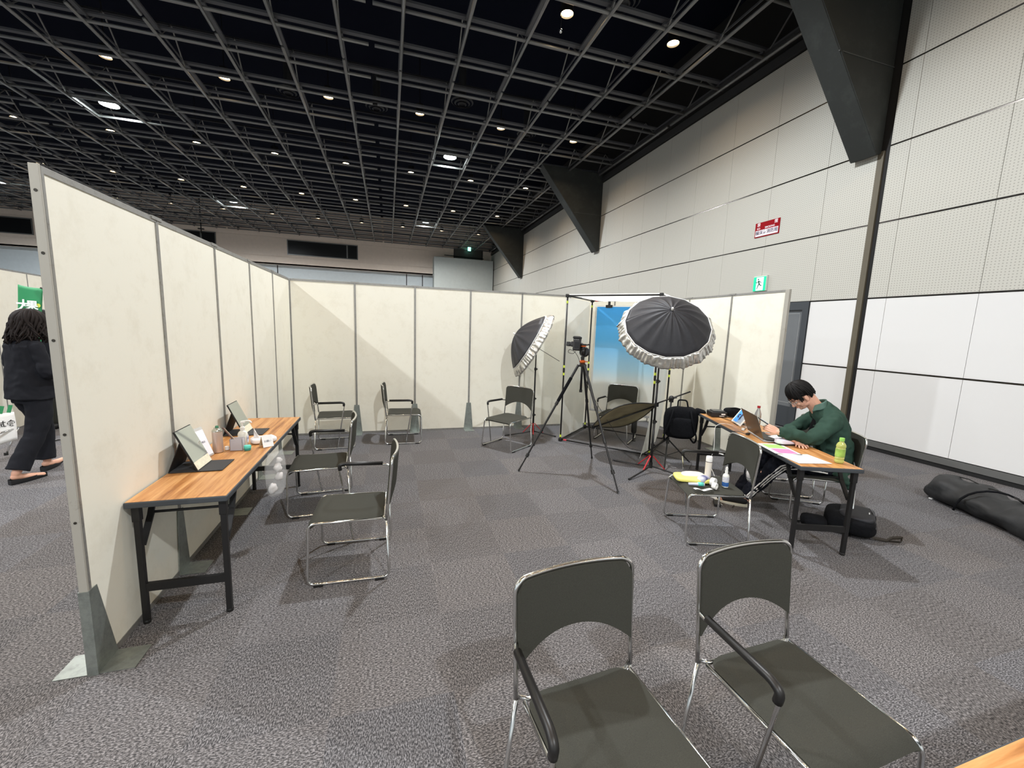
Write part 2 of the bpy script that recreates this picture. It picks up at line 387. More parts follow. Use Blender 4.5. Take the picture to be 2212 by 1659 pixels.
# back wall
GREY1 = ramp_mat('back_wall_panel', 2, [(0, (172, 155, 138)), (1, (150, 144, 136))], .7, 5.0, 7.2)  # hall lighting put into the colour: beige low, grey high; not assigned to a mesh
m = MB().bb((-24, YB, 5.08), (XW+.2, YB+.2, 5.53)).bb((-24, YB, 5.55), (XW+.2, YB+.2, 6.66)).bb((-24, YB, 6.68), (XW+.2, YB+.2, 8.6)).bb((-24, YB+.03, 5.5), (XW+.2, YB+.2, 6.7))
struct(m.ob('wall_back', mat('back_wall_paint', (232, 216, 200), .7)))
m = MB(); xs = [-24, -14.5, -5.37, 2.54, 3.61, XW]
for a, b in zip(xs[:-1], xs[1:]): m.bb((a+.03, YB+.5, 0), (b-.03, YB+.6, 5.3))
struct(m.ob('wall_back_lower', mat('pale_blue_paint', (214, 222, 224), .7)))
struct(MB().bb((-24, YB+.6, 0), (XW, YB+.7, 5.3)).ob('wall_back_joints', mat('joint_shadow_gap', (26, 25, 24))))
struct(MB().bb((-24, YB, 5.08), (XW, YB+.7, 5.14)).ob('trim_9', mat('back_wall_paint', (166, 152, 138))))
struct(MB().bb((4.26, YB-.9, 0), (8.30, YB, 6.18)).ob('wall_back_booth', mat('pale_grey_paint', (190, 196, 192), .7)))
def window(n, x0, x1, z0, z1, mul=None):
    q = MB(); f = .05
    q.bb((x0-f, YB-.04, z0-f), (x1+f, YB+.02, z0)).bb((x0-f, YB-.04, z1), (x1+f, YB+.02, z1+f)).bb((x0-f, YB-.04, z0), (x0, YB+.02, z1)).bb((x1, YB-.04, z0), (x1+f, YB+.02, z1))
    if mul: q.bb((mul-.04, YB-.04, z0), (mul+.04, YB+.02, z1))
    o = struct(q.ob('window_%d' % n, mat('window_frame_grey', (120, 120, 118), .4, .5)))
    MB().bb((x0, YB-.015, z0), (x1, YB-.005, z1)).ob('window_pane', GLASSD, o)
window(1, -4.62, -.60, 5.74, 6.55, -1.2); window(2, -12.6, -8.5, 5.74, 6.62, -9.2); window(3, -22, -16.9, 5.75, 6.5)
t = struct(MB().bb((5.68, YB-.03, 6.2), (7.74, YB, 7.02)).ob('door_2', mat('far_door_frame', (40, 37, 35), .6)))
for a, b in ((5.76, 6.69), (6.72, 7.66)): MB().bb((a, YB-.05, 6.22), (b, YB-.03, 6.95)).ob('door_leaf', mat('far_door_leaf', (66, 62, 58), .5), t)
struct(MB().tube([(5.0, YB-.3, 6.42), (7.75, YB-.3, 6.36)], .022).ob('trim_10', mat('strip_metal', (70, 66, 62))))
t = thing('far_exit_sign', 'tiny glowing double exit sign hanging before the dark doors at the far back', 'exit sign', (6.71, YB-.35, 6.95))
MB().box((0, 0, .06), (.20, .06, .11)).box((0, 0, -.07), (.20, .06, .11)).ob('lit_face', mat('exit_far_glow', (150, 255, 230), .4, emit=(150, 255, 230), es=3), t)
MB().tube([(0, 0, .1), (0, 0, 1.56)], .01).ob('hanger', BLKMT, t)
t = thing('loudspeaker_bracket', 'small black hanging bracket under the ceiling edge, left of the long dark window', 'bracket', (-9.0, YB-.5, 6.9))
MB().tube([(0, 0, 1.6), (0, 0, -.45)], .03).box((0, 0, -.2), (.3, .1, .06)).ob('stem', BLKMT, t)
# left wall and wall behind the camera
struct(MB().bb((-24.2, -14, 0), (-24, YB+1, 8.6)).ob('wall_left', mat('pale_blue_paint', (176, 186, 188))))
struct(MB().bb((-24, -14.2, 0), (XW+.4, -14, 8.6)).ob('wall_front', mat('pale_blue_paint', (176, 186, 188))))

# ================================================================ CEILING LATTICE
ZT = 6.908; PX, PY = 1.105, 1.108
nx = [8.22-PX*k for k in range(29)]; ny = [-7.31+PY*k for k in range(28)]
LT = thing('ceiling_lattice', 'dark grey tubular steel lattice grid hung under the black ceiling', 'ceiling lattice', (0, 0, 0))
gy = [3.22+4.432*k for k in range(-3, 5)]; gx = [1.045-8.84*k for k in range(3)]
for x in nx:
    m = MB(); a = -8.5
    for g in gy + [YB-.05]:
        if g > a: m.tube([(x, a, ZT), (x, min(g-.05, YB-.05), ZT)], .031, 8); a = g+.06
    m.ob('lower_tube', LATT, LT, smooth=True)
for y in ny:
    m = MB(); a = 8.30
    for g in gx + [-22.7]:
        if g < a: m.tube([(a, y, ZT+.03), (g+.05, y, ZT+.03)], .031, 8); a = g-.06
    m.ob('cross_tube', LATT, LT, smooth=True)
for x in nx:
    rs = []
    for k, y in enumerate(ny):
        y2 = min(y+PY, YB)
        if y2 <= y: continue
        h = .04 if k % 2 else .006
        for yy in (y, y2): rs.append([V(x-h, yy, 7.02), V(x+h, yy, 7.02), V(x+h, yy, 7.06), V(x-h, yy, 7.06)])
    MB().rings(rs).ob('upper_beam', LATUP, LT)
for k, y in enumerate(ny):
    if k % 2 == 0: MB().bb((-22.7, y+PY/2-.02, 7.43), (8.3, y+PY/2+.02, 7.47)).ob('purlin', mat('purlin_black', (30, 31, 34), .7), LT)
for y in ny: MB().bb((-22.7, y-.045, 7.05), (8.3, y+.045, 7.09)).ob('upper_cross_beam', LATUP, LT)
near, rest = [], MB()
cands = []
for i, x in enumerate(nx):
    for k, y in enumerate(ny):
        s = -1 if k % 2 else 1     # webs meet in pairs above alternate bays
        cands.append((math.hypot(x-1.3, y+6.4) if y > -5 else 99, x, y, s))
cands.sort()
for n_, (d, x, y, s) in enumerate(cands):
    q = MB() if n_ < 98 else rest
    q.tube([(x, y, ZT), (x, y+s*PY*.49, 7.44)], .015, 5)
    if n_ < 98: q.ob('web_strut', LATT, LT)
o = rest.ob('web_strut_mass', LATT, LT); o['kind'] = 'stuff'

# lamps
GF = mat('flood_lens', (255, 255, 255), .3, emit=(238, 255, 250), es=30)
GD = mat('downlight_lens', (255, 240, 210), .3, emit=(255, 226, 178), es=22)
proto = None; n_ = 0
LBL = {(3.25, 7.64): 'bright white floodlight in its lit square frame, centre of the ceiling', (3.25, 16.5): 'far small white floodlight, right of the far pair over the back partition', (-5.59, 7.64): 'big glaring white floodlight at the upper left of the ceiling', (-5.59, 16.5): 'far white floodlight above the left partition run', (-14.43, 16.5): 'white floodlight at the far left edge of the ceiling'}
for x in FX:
    for y in FY:
        if (x, y) not in LBL: continue
        t = thing('flood_light', LBL[(x, y)], 'ceiling light', (x, y, 0), 0, 'white square-framed floodlights')
        q = MB(); h = .50
        for a, b in (((-h, -h), (h, -h)), ((h, -h), (h, h)), ((h, h), (-h, h)), ((-h, h), (-h, -h))): q.bar((a[0], a[1], 6.92), (b[0], b[1], 6.92), .02, .05)
        q.ob('square_frame', mat('flood_frame', (150, 152, 150), .3, .6), t)
        MB().lathe([(.24, 7.30), (.24, 7.10), (.21, 7.05)], 24, capt=False).ob('housing', mat('lamp_housing', (60, 62, 62), .4, .5), t, smooth='auto')
        MB().lathe([(.20, 7.035), (.20, 7.045)], 24).ob('lens', GF, t)
        MB().bar((-h, 0, 7.32), (h, 0, 7.32), .04, .04).ob('crossbar', LATUP, t)
seen = [(x, y) for x in DX for y in DY]
cnt = {}
for x in DX:
    for y in DY:
        if y < .5 or (y < 2 and x < 3): continue
        i, j = DX.index(x), DY.index(y)
        row = {3: 'nearest', 4: 'second', 5: 'third', 6: 'fourth', 7: 'fifth'}[j]
        pos = ['next to the right wall', 'second from the right wall', 'third from the right wall', 'fourth from the right wall', 'fifth from the right wall', 'sixth from the right wall', 'seventh from the right wall', 'eighth from the right wall', 'ninth from the right wall', 'tenth from the right wall'][i]
        lab = 'warm round ceiling downlight, %s in the %s row away' % (pos, row)
        if proto is None:
            proto = thing('downlight', lab, 'ceiling light', (x, y, 0), 0, 'warm round downlights in the ceiling lattice')
            MB().lathe([(.108, 7.36), (.108, 7.19), (.112, 7.145)], 18, capt=False).ob('can', BLKMT, proto, smooth='auto')
            MB().tube([(0, 0, 7.36), (0, 0, 8.5)], .012, 6).ob('drop_rod', BLKMT, proto)
            MB().lathe([(.105, 7.175), (.105, 7.185)], 18).ob('lens', GD, proto)
        else: copy_tree(proto, (x, y, 0), 0, lab)
# round air diffusers
proto = None
names = ['beside the bare hanging bulb', 'right of the middle floodlight', 'left of the middle floodlight', 'behind the second warm row', 'between the third and fourth tubes', 'over the left partition']
for i, (x, y) in enumerate([(5.45, .99), (5.45, 6.5), (3.25, 5.4), (1.04, 6.5), (-1.17, 6.5), (-3.4, 3.2)]):
    lab = 'round dark ceiling air diffuser, ' + names[i]
    if proto is None:
        proto = thing('air_diffuser', lab, 'air diffuser', (x, y, 0), 0, 'round dark air diffusers in the ceiling')
        MB().lathe([(.10, 7.57), (.10, 8.5)], 16).ob('duct', mat('purlin_black', (30, 31, 34), .7), proto, smooth='auto')
        for k, r in enumerate((.30, .21, .12)):
            MB().lathe([(r, 7.62-.03*k), (r-.035, 7.59-.03*k), (r-.035, 7.60-.03*k), (r-.01, 7.63-.03*k)], 24, capb=False, capt=False).ob('ring', mat('diffuser_grey', (44, 46, 48), .5), proto, smooth=True)
    else: copy_tree(proto, (x, y, 0), 0, lab)
# ---- signs on the right wall
SX = XW-.006
t = thing('no_smoking_sign', 'red and white no smoking sign high on the right wall', 'sign', (SX, .08, 3.75))
MB().box((0, 0, 0), (.012, .54, .28)).ob('red_plate', mat('sign_red', (140, 8, 20), .7, spec=.15), t)
MB().box((-.008, 0, -.065), (.006, .50, .115)).ob('white_field', mat('sign_white', (232, 222, 226), .5), t)
Fs = lambda y, z, d=-.0115: frame((d, y, z), (0, -1, 0), (0, 0, 1))
SW = mat('sign_white', (232, 222, 226)); SB = mat('sign_navy', (26, 30, 66), .5)
text('横浜市消防局', .082, SB, t, Fs(0, -.062), bold=.0015)
text('禁', .075, SW, t, Fs(.19, .095, -.0065), bold=.001); text('煙', .075, SW, t, Fs(-.19, .095, -.0065), bold=.001)
text('NO', .048, SW, t, Fs(.19, .025, -.0065), bold=.001); text('SMOKING', .048, SW, t, Fs(-.06, .025, -.0065), bold=.001)
t = thing('exit_sign', 'lit green running man exit sign on the right wall above the partition', 'exit sign', (XW-.03, .065, 2.69))
MB().box((.005, 0, .01), (.05, .30, .30)).ob('housing', mat('sign_case', (196, 200, 192), .5), t, bev=.004)
MB().box((-.024, 0, 0), (.008, .275, .27)).ob('green_panel', mat('exit_green', (10, 190, 130), .4, emit=(0, 220, 150), es=.8), t)
MB().box((-.029, -.01, 0), (.003, .16, .25)).ob('white_door_panel', mat('exit_white', (230, 255, 250), .4, emit=(225, 255, 250), es=.9), t)
q = MB(); X = -.033; q.ball((X, .025, .085), (.002, .016, .016), 10, 7)
for a, b, r in (((.02, .06), (.0, .0), .017), ((.02, .05), (.06, .02), .008), ((.06, .02), (.075, .04), .007), ((.01, .055), (-.03, .035), .008), ((-.03, .035), (-.045, .01), .007), ((0, 0), (-.035, -.035), .012), ((-.035, -.035), (-.065, -.03), .009), ((0, 0), (.03, -.05), .012), ((.03, -.05), (.045, -.10), .009)):
    q.bar((X, a[0], a[1]), (X, b[0], b[1]), r*1.6, .003, (1, 0, 0))
q.ob('running_figure', mat('exit_figure', (0, 70, 56), .6), t)

# ================================================================ PARTITIONS
HP, WP, TH = 2.239, .85, .027
def panel(ax, p, q, fixed, label, ends=(0, 0)):
    """board between p and q along axis ax ('x' or 'y'); fixed = the coordinate of its face, thickness outward s"""
    fx, s = fixed
    t = thing('partition_panel', label, 'partition panel', (0, 0, 0), 0, 'cream partition panels of the booth')
    def b(a0, a1, z0, z1, d0, d1):
        lo, hi = fx+s*d0, fx+s*d1
        return ((lo, a0, z0), (hi, a1, z1)) if ax == 'y' else ((a0, lo, z0), (a1, hi, z1))
    MB().bb(*b(p+.012, q-.012, .03, HP-.02, .004, TH-.004)).ob('board', BOARD, t)
    MB().bb(*b(p+.003, q-.003, HP-.028, HP, 0, TH)).ob('top_rail', ALU, t)
    MB().bb(*b(p+.003, q-.003, .0, .03, 0, TH)).ob('base_rail', ALU, t)
    MB().bb(*b(p, p+.013, 0, HP-.028, -.002, TH+.002)).ob('edge_post', ALU, t)
    MB().bb(*b(q-.013, q, 0, HP-.028, -.002, TH+.002)).ob('edge_post', ALU, t)
    return t
def clip(ax, c, fx, s, label):
    q = MB()
    lo, hi = fx-s*.004, fx+s*(TH+.004)
    if ax == 'y': q.bb((lo, c-.055, HP-.015), (hi, c+.055, HP+.004))
    else: q.bb((c-.055, lo, HP-.015), (c+.055, hi, HP+.004))
    tag(q.ob('joint_clip', ALU), label, 'joint clip', 'metal clips over the panel joints')
ordn = ['first', 'second', 'third', 'fourth', 'fifth', 'sixth', 'seventh']
for i in range(5):
    panel('y', -WP*(i+1), -WP*i, (0, -1), 'cream partition panel in the left run, %s from the back corner' % ordn[i])
for i in range(7):
    panel('x', WP*i, WP*(i+1), (0, 1), 'cream partition panel in the back run, %s from the left corner' % ordn[i])
XR = 5.924
for i in range(3):
    panel('y', -.03-WP*(i+1), -.03-WP*i, (XR, 1), 'cream partition panel in the right run, %s from the back corner' % ordn[i])
for i in range(1, 5): clip('y', -WP*i, 0, -1, 'grey metal clip over the left partition run, joint %s from the corner' % ordn[i-1])
for i in range(1, 7): clip('x', WP*i, 0, 1, 'grey metal clip over the back partition run, joint %s from the left corner' % ordn[i-1])
for i in range(1, 3): clip('y', -.03-WP*i, XR, 1, 'grey metal clip over the right partition run, joint %s from the corner' % ordn[i-1])
# end covers: worn metal posts
ENDP = stained('worn_end_post', (168, 164, 154), (96, 88, 74), 9, .6, .9, .55, .2)
t = tag(MB().bb((-.031, -4.262, 0), (.002, -4.251, HP+.002)).bb((-.031, -4.262, 0), (-.0275, -4.20, HP+.002)).ob('end_post', ENDP, bev=.002), 'worn grey metal end post closing the left partition run', 'post')
for z in (.32, .75, 1.15, 1.55, 1.9, 2.14):
    MB().lathe([(.006, 0), (.006, .002)], 10, frame((-.014, -4.2622, z), (1, 0, 0), (0, 0, 1))).ob('rivet', mat('rivet_dark', (60, 56, 50), .4, .5), t)
tag(MB().bb((XR, -2.594, 0), (XR+.030, -2.582, HP+.002)).bb((XR-.004, -2.594, 0), (XR, -2.54, HP+.002)).ob('end_post', ENDP, bev=.002), 'worn grey metal end post of the right partition run, beside the dark door', 'post')
# foot brackets: bent sheet steel, tapered upright and flat foot
def bracket(loc, rz, label, both=False, tall=.42):
    t = thing('foot_bracket', label, 'foot bracket', loc, rz, 'bent steel brackets at the partition feet')
    # local: +Y points away from the panel face, X along the panel
    def up_(s):
        q = MB(); q.prism([(-.075, 0), (.079, 0), (.079, tall), (.02, tall)] if both else [(-.075, 0), (.075, 0), (.035, tall), (-.035, tall)], .003, frame((0, 0, 0) if s > 0 else (0, -.036, 0), (1, 0, 0), (0, 0, 1)))
        return q.xf(Matrix()) 
    up_(1).ob('upright_plate', STEEL, t)
    MB().prism([(-.075, 0), (.075, 0), (.075, .14), (-.075, .14)], .003).xf(T_((0, 0, .001))).ob('foot_plate', STEEL, t)
    if both:
        up_(-1).ob('upright_plate', STEEL, t)
        MB().prism([(-.075, -.17), (.075, -.17), (.075, -.036), (-.075, -.036)], .003).xf(T_((0, 0, .001))).ob('foot_plate', STEEL, t)
        MB().bb((.077, -.036, 0), (.081, .004, tall)).ob('end_wrap', STEEL, t)
    return t
bracket((0.004, -4.185, 0), -PI/2, 'bent steel foot bracket wrapping the open end of the left partition', True)
bpy.context.view_layer.update()
for i in range(1, 5):
    bracket((.004, -WP*(5-i), 0), -PI/2, 'steel foot bracket along the left partition, %s after the open end' % ordn[i-1])
for i in range(1, 7):
    bracket((WP*i, -.004, 0), PI, 'steel foot bracket along the back partition, at joint %s from the left' % ordn[i-1], tall=.44)
for i in range(1, 3):
    bracket((XR-.004, -.03-WP*i, 0), PI/2, 'steel foot bracket along the right partition, %s from the back corner' % ordn[i-1], tall=.44)
# other partition beyond, at the far left
for i in range(4):
    t = thing('far_partition_panel', 'cream partition panel of another booth at the far left, %s from its near end' % ordn[i], 'partition panel', (-3.62-.155*i, .10+.835*i, 0), math.radians(10.5), 'far left booth panels')
    MB().bb((-.04, .005, 0), (0, .84, HP-.02)).ob('board', BOARD, t); MB().bb((-.042, 0, HP-.022), (.002, .85, HP)).ob('top_rail', ALU, t)
    MB().bb((-.042, -.012, 0), (.002, .012, HP-.02)).ob('edge_post', ALU, t)

# ================================================================ CHAIRS
def yb(x, z):   # backrest surface
    return -.238 - .026*(z-.5)/.3 - .030*(1-(x/.226)**2)
def make_chair(label, group):
    t = thing('stacking_chair', label, 'chair', (0, 0, 0), 0, group)
    r = .0085
    # sled side frames: seat rail, front leg, floor rail, rear post up to the seat
    def side(s, xf_):
        return fillet([(s*.215, -.20, .405), (s*.218, .245, .405), (xf_*.99, .252, .014), (xf_, -.243, .014), (s*.235, -.226, .40)], .045, 6)
    MB().tube(side(-1, -.25), r, 10).ob('sled_frame', CHROME, t, smooth=True)
    MB().tube(side(1, .268), r, 10).ob('sled_frame', CHROME, t, smooth=True)
    P = [(-.235, -.226, .40), (-.232, yb(.226, .52), .52)]
    zt = .818; xe = .240
    pts = [V(-.237, -.226, .40), V(-.236, yb(.226, .53), .53), V(-xe, yb(.226, .77), .763)]
    for k in range(7):
        a = PI - k/6*PI/2; x = -.193+.047*math.cos(a); z = .771+.047*math.sin(a); pts.append(V(x, yb(min(abs(x), .226), z), z))
    for k in range(1, 12): x = -.193+.386*k/12; pts.append(V(x, yb(x, zt), zt))
    for k in range(7):
        a = PI/2 - k/6*PI/2; x = .193+.047*math.cos(a); z = .771+.047*math.sin(a); pts.append(V(x, yb(min(abs(x), .226), z), z))
    pts += [V(xe, yb(.226, .77), .763), V(.236, yb(.226, .53), .53), V(.237, -.226, .40)]
    MB().tube(pts, r, 10).ob('back_frame', CHROME, t, smooth=True)
    MB().tube([(-.226, -.226, .405)]+fillet([(-.20, -.207, .405), (.20, -.207, .405)], .02)+[(.226, -.226, .405)], r, 8).ob('rear_crossbar', CHROME, t, smooth=True)
    MB().tube([(-.215, .1, .398), (.215, .1, .398)], .007, 8).ob('seat_crossbar', CHROME, t, smooth=True)
    # seat pad
    def sf(u, v):
        x = (u-.5)*2; y = v
        k = .5-.5*math.cos(PI*min(1, max(0, (.09-v)/.09)))  # rear corner rounding
        wdt = .212 - .03*k*k
        xx = x*wdt; yy = -.205 + .452*y
        z = .426 - .010*(1-x*x)*math.sin(PI*min(1, v*1.1)) - .030*max(0, (v-.86)/.14)**2 - .012*max(0, abs(x)-.85)/.15
        return (xx, yy, z)
    MB().sheet(sf, 16, 24, .022).ob('seat_pad', FABRIC, t, smooth='auto')
    def bf(u, v):
        x = (u-.5)*2*.232; zl = .510+.088*(1-(abs(x)/.232)**2.2)
        ztop = .810 - (.045-math.sqrt(max(0, .045**2-max(0, abs(x)-.187)**2)))
        z = zl+(ztop-zl)*v
        return (x, yb(x, z)+.012, z)
    MB().sheet(bf, 24, 14, -.024).ob('backrest_pad', FABRIC, t, smooth='auto')
    ap = fillet([(.270, .035, .018), (.276, .128, .600), (.272, .10, .615), (.255, -.20, .612), (.238, yb(.226, .6), .60)], .03, 5)
    MB().tube(ap, .0075, 8).ob('arm_support', CHROME, t, smooth=True)
    MB().tube(fillet([(.2755, .118, .575), (.276, .125, .612), (.272, .09, .624), (.256, -.185, .620)], .03, 5), [.013]*2+[.0155]*9+[.0145]*3 if 0 else .0145, 10).ob('armrest', BLKPL, t, smooth=True)
    for x, y in ((-.25, .19), (-.25, -.18), (.267, .19), (.268, -.18)):
        MB().box((x, y, .007), (.026, .055, .020)).ob('foot_glide', BLKPL, t, bev=.003)
    return t
A_ = 'grey sled-base stacking chairs with one armrest'
CH = [(1.071, -3.56, 88.3, 'grey sled chair, nearest of the pair at the left folding table'),
 (.725, -2.52, 92.8, 'grey sled chair at the left folding table, behind the nearest one'),
 (.61, -.515, -86.5, 'grey chair against the back partition, left one, close to the corner'),
 (1.51, -.43, -92.0, 'grey chair against the back partition, second from the left corner'),
 (2.917, -1.034, 127, 'grey chair angled beside the smaller tilted black umbrella'),
 (4.697, -.96, 133, 'grey chair inside the photo booth before the blue backdrop'),
 (3.885, -3.76, 71.6, 'grey chair holding the yellow wipes packet and spray bottles'),
 (5.159, -3.70, 59, 'grey chair the seated man in green is sitting on'),
 (5.455, -3.12, 62, 'empty grey chair mostly hidden behind the seated man'),
 (1.975, -5.46, 184, 'front left grey chair at the bottom edge, seen closest'),
 (2.70, -5.50, 181.7, 'front right grey chair, close to the camera beside the wooden corner')]
CHAIRS = []
c0 = make_chair(CH[0][3], A_); c0.location = (CH[0][0], CH[0][1], 0); c0.rotation_euler = (0, 0, math.radians(CH[0][2])); CHAIRS.append(c0)
for x, y, a, l in CH[1:]: CHAIRS.append(copy_tree(c0, (x, y, 0), math.radians(a), l))

# ================================================================ FOLDING TABLES
def make_table(label, loc, rz, L=1.98, W=.462, H=.710):
    """local: Y along the length, origin at the centre of the floor plan"""
    t = thing('folding_table', label, 'table', loc, rz, 'wood-top folding tables with black legs')
    MB().box((0, 0, H-.004), (W-.012, L-.012, .006)).ob('tabletop', WOOD, t)
    q = MB(); q.box((0, 0, H-.018), (W, L, .032)); q.ob('edge_band', GRYED, t, bev=.006)
    for s in (-1, 1):
        y0 = s*(L/2-.045)
        for sx in (-1, 1):
            x0 = sx*(W/2-.035)
            MB().box((x0, y0, (H-.035)/2+.006), (.028, .028, H-.047)).box((x0, y0, H-.075), (.036, .034, .09)).ob('leg', BLKMT, t, bev=.003)
            MB().lathe([(.017, 0), (.019, .014), (.017, .02)], 12, T_((x0, y0, 0))).ob('foot_cap', BLKPL, t)
            MB().bar((x0-sx*.0, y0-s*.02, H-.27), (x0, y0-s*.13, H-.13), .012, .03, (1, 0, 0)).bar((x0, y0-s*.12, H-.14), (x0, y0-s*.17, H-.04), .014, .028, (1, 0, 0)).ob('folding_brace', BLKMT, t)
        MB().box((0, y0, .21), (W-.09, .022, .045)).ob('lower_rail', BLKMT, t)
        MB().tube([(-W/2+.035, y0-s*.13, H-.13), (W/2-.035, y0-s*.13, H-.13)], .008, 8).ob('brace_bar', BLKMT, t)
    return t
make_table('wood-top folding table pushed against the left partition with two mirrors', (.232, -2.975, 0), 0)
RT = math.radians(69.8-90)
uL = V(math.cos(math.radians(69.8)), math.sin(math.radians(69.8)), 0); uW = V(uL.y, -uL.x, 0)
RC = V(4.276, -4.218, 0) + uL*.975 + uW*.235
make_table('wood-top folding table where the man in green works', RC, RT)
make_table('wood-top table corner at the bottom right edge of the picture', (3.40, -6.185, 0), PI/2)
def onR(a, b, z=.712):     # a along the length from the near end, b across from the left edge
    p = V(4.276, -4.218, 0) + uL*a + uW*b; return V(p.x, p.y, z)

# ================================================================ PHOTO BOOTH FRAME, BACKDROP
B0 = V(3.777, -.938, 0); bu = V(.686, -.727, 0).normalized(); bw = V(.740, .673, 0).normalized()
BL, BD, BH = 1.29, 1.02, 2.15
FLc, FRc, RLc, RRc = B0, B0+bu*BL, B0+bw*BD, B0+bw*BD+bu*BL
def Zp(p, z): return V(p.x, p.y, z)
t = thing('booth_frame', 'tall black pole frame of the photo booth with yellow tape marks', 'photo booth frame', (0, 0, 0))
for p in (FLc, FRc, RLc, RRc):
    MB().tube([Zp(p, .03), Zp(p, BH)], .012, 8).ob('post', BLKMT, t, smooth=True)
for a, b in ((FLc, FRc), (RLc, RRc), (FLc, RLc), (FRc, RRc)):
    for z in (.03, BH): MB().tube([Zp(a, z), Zp(b, z)], .011, 8).ob('rail', BLKMT, t, smooth=True)
for p in (FLc, FRc, RLc, RRc):
    for z in (.03, BH):
        MB().box(Zp(p, z), (.05, .05, .05), Matrix.Rotation(-.81, 3, 'Z')).ob('corner_joint', BLKPL, t, bev=.008)
    for z in (.085, 1.02, 1.13, BH-.09):
        MB().tube([Zp(p, z-.018), Zp(p, z+.018)], .0145, 8).ob('yellow_tape', YEL, t)
    MB().tube([Zp(p, 1.045), Zp(p, 1.105)], .016, 8).ob('pole_joint', BLKPL, t)
for a, z in ((FLc, .03), (RLc, BH)):
    d = bu; MB().tube([Zp(a+d*.05, z), Zp(a+d*.10, z)], .0125, 8).ob('red_tape', RED, t)
CLOTH = mat('white_cloth', (232, 232, 226), .85, spec=.15, nscale=3, namt=.04)
def translucent(m, f):
    nt, b, L = nodes(m); o = nt.nodes['Material Output']; tl = nt.nodes.new('ShaderNodeBsdfTranslucent'); tl.inputs[0].default_value = b.inputs['Base Color'].default_value
    if b.inputs['Base Color'].links: L(b.inputs['Base Color'].links[0].from_socket, tl.inputs[0])
    mx = nt.nodes.new('ShaderNodeMixShader'); mx.inputs[0].default_value = f; L(b.outputs[0], mx.inputs[1]); L(tl.outputs[0], mx.inputs[2]); L(mx.outputs[0], o.inputs[0])
translucent(CLOTH, .62)
def wav(a, b, z0, z1, amp, seed, out):
    d = (b-a)
    def f(u, v):
        p = a + d*u; z = z0+(z1-z0)*v
        k = amp*noise.noise(V(u*4+seed, z*1.1, seed)) + amp*.5*math.sin(u*17+seed)*(1-v)
        q = p + out*k; return (q.x, q.y, z)
    return f
nL = bu
tag(MB().sheet(wav(FLc-bu*.035+bw*.02, RLc-bu*.035-bw*.02, .02, BH-.02, .012, 2.1, nL), 24, 30).ob('side_cloth', CLOTH, smooth=True), 'pale cloth panel hung on the left side of the photo booth frame', 'cloth panel')
def rfl(u, v):
    p = FRc + (RRc-FRc)*u; z = .02+(BH-.04)*v
    o = -bu*.02 + bu*(-.02*math.sin(u*9)) - bw*(.22*(1-v)**6) - bu*(.05*(1-v)**5) + bu*.02*noise.noise(V(u*4, z, 3))
    q = p+o; return (q.x, q.y, max(.006, z))
tag(MB().sheet(rfl, 24, 34).ob('side_cloth', CLOTH, smooth=True), 'pale cloth on the right side of the booth, flaring onto the carpet', 'cloth panel')
def roof(u, v):
    p = FLc-bw*.03-bu*.02 + (bu*(BL+.05))*u + (bw*(BD+.06))*v
    e = min(u, 1-u, v, 1-v)*2
    return (p.x, p.y, BH+.02-.05*min(1, e*2.2)+.01*noise.noise(V(u*5, v*5, 1)))
tag(MB().sheet(roof, 22, 20).ob('top_cloth', CLOTH, smooth=True), 'white cloth stretched over the top of the photo booth frame', 'cloth panel')
for s_, v in ((.22, 0), (.55, 0)):
    pass
BDm = ramp_mat('backdrop_gradient', 2, [(0, (232, 228, 216)), (.28, (224, 226, 220)), (.42, (176, 216, 236)), (.7, (96, 184, 240)), (1, (70, 168, 242))], .55, .34, 2.04)
s0, s1 = .085, 1.20
P0 = RLc + V(0, 0, 0)
t = thing('backdrop_sheet', 'blue to white gradient backdrop sheet hanging in the photo booth', 'photo backdrop', (0, 0, 0))
def bdf(a, b, z0, z1, off):
    def f(u, v):
        p = P0 + bu*(a+(b-a)*u) - bw*(off+.006*math.sin(u*PI)); return (p.x, p.y, z0+(z1-z0)*v)
    return f
MB().sheet(bdf(s0-.03, s1+.03, .32, 2.075, -.012), 16, 24, .002).ob('white_border', PAPER, t, smooth=True)
MB().sheet(bdf(s0, s1, .36, 2.055, -.0085), 16, 24).ob('printed_face', BDm, t, smooth=True)
for s_ in (.285, 1.0):
    t = thing('spring_clamp', 'black spring clamp holding the top %s of the blue backdrop' % ('left' if s_ < .5 else 'right'), 'clamp', (0, 0, 0), 0, 'black clamps on the booth rail')
    p = P0 + bu*s_ + bw*.008
    MB().bar(Zp(p, 2.04), Zp(p, 2.085), .11, .03, bw).ob('jaw', BLKPL, t, bev=.004); MB().bar(Zp(p, 2.08), Zp(p, 2.17), .035, .03, bw).ob('handle', BLKPL, t, bev=.004)

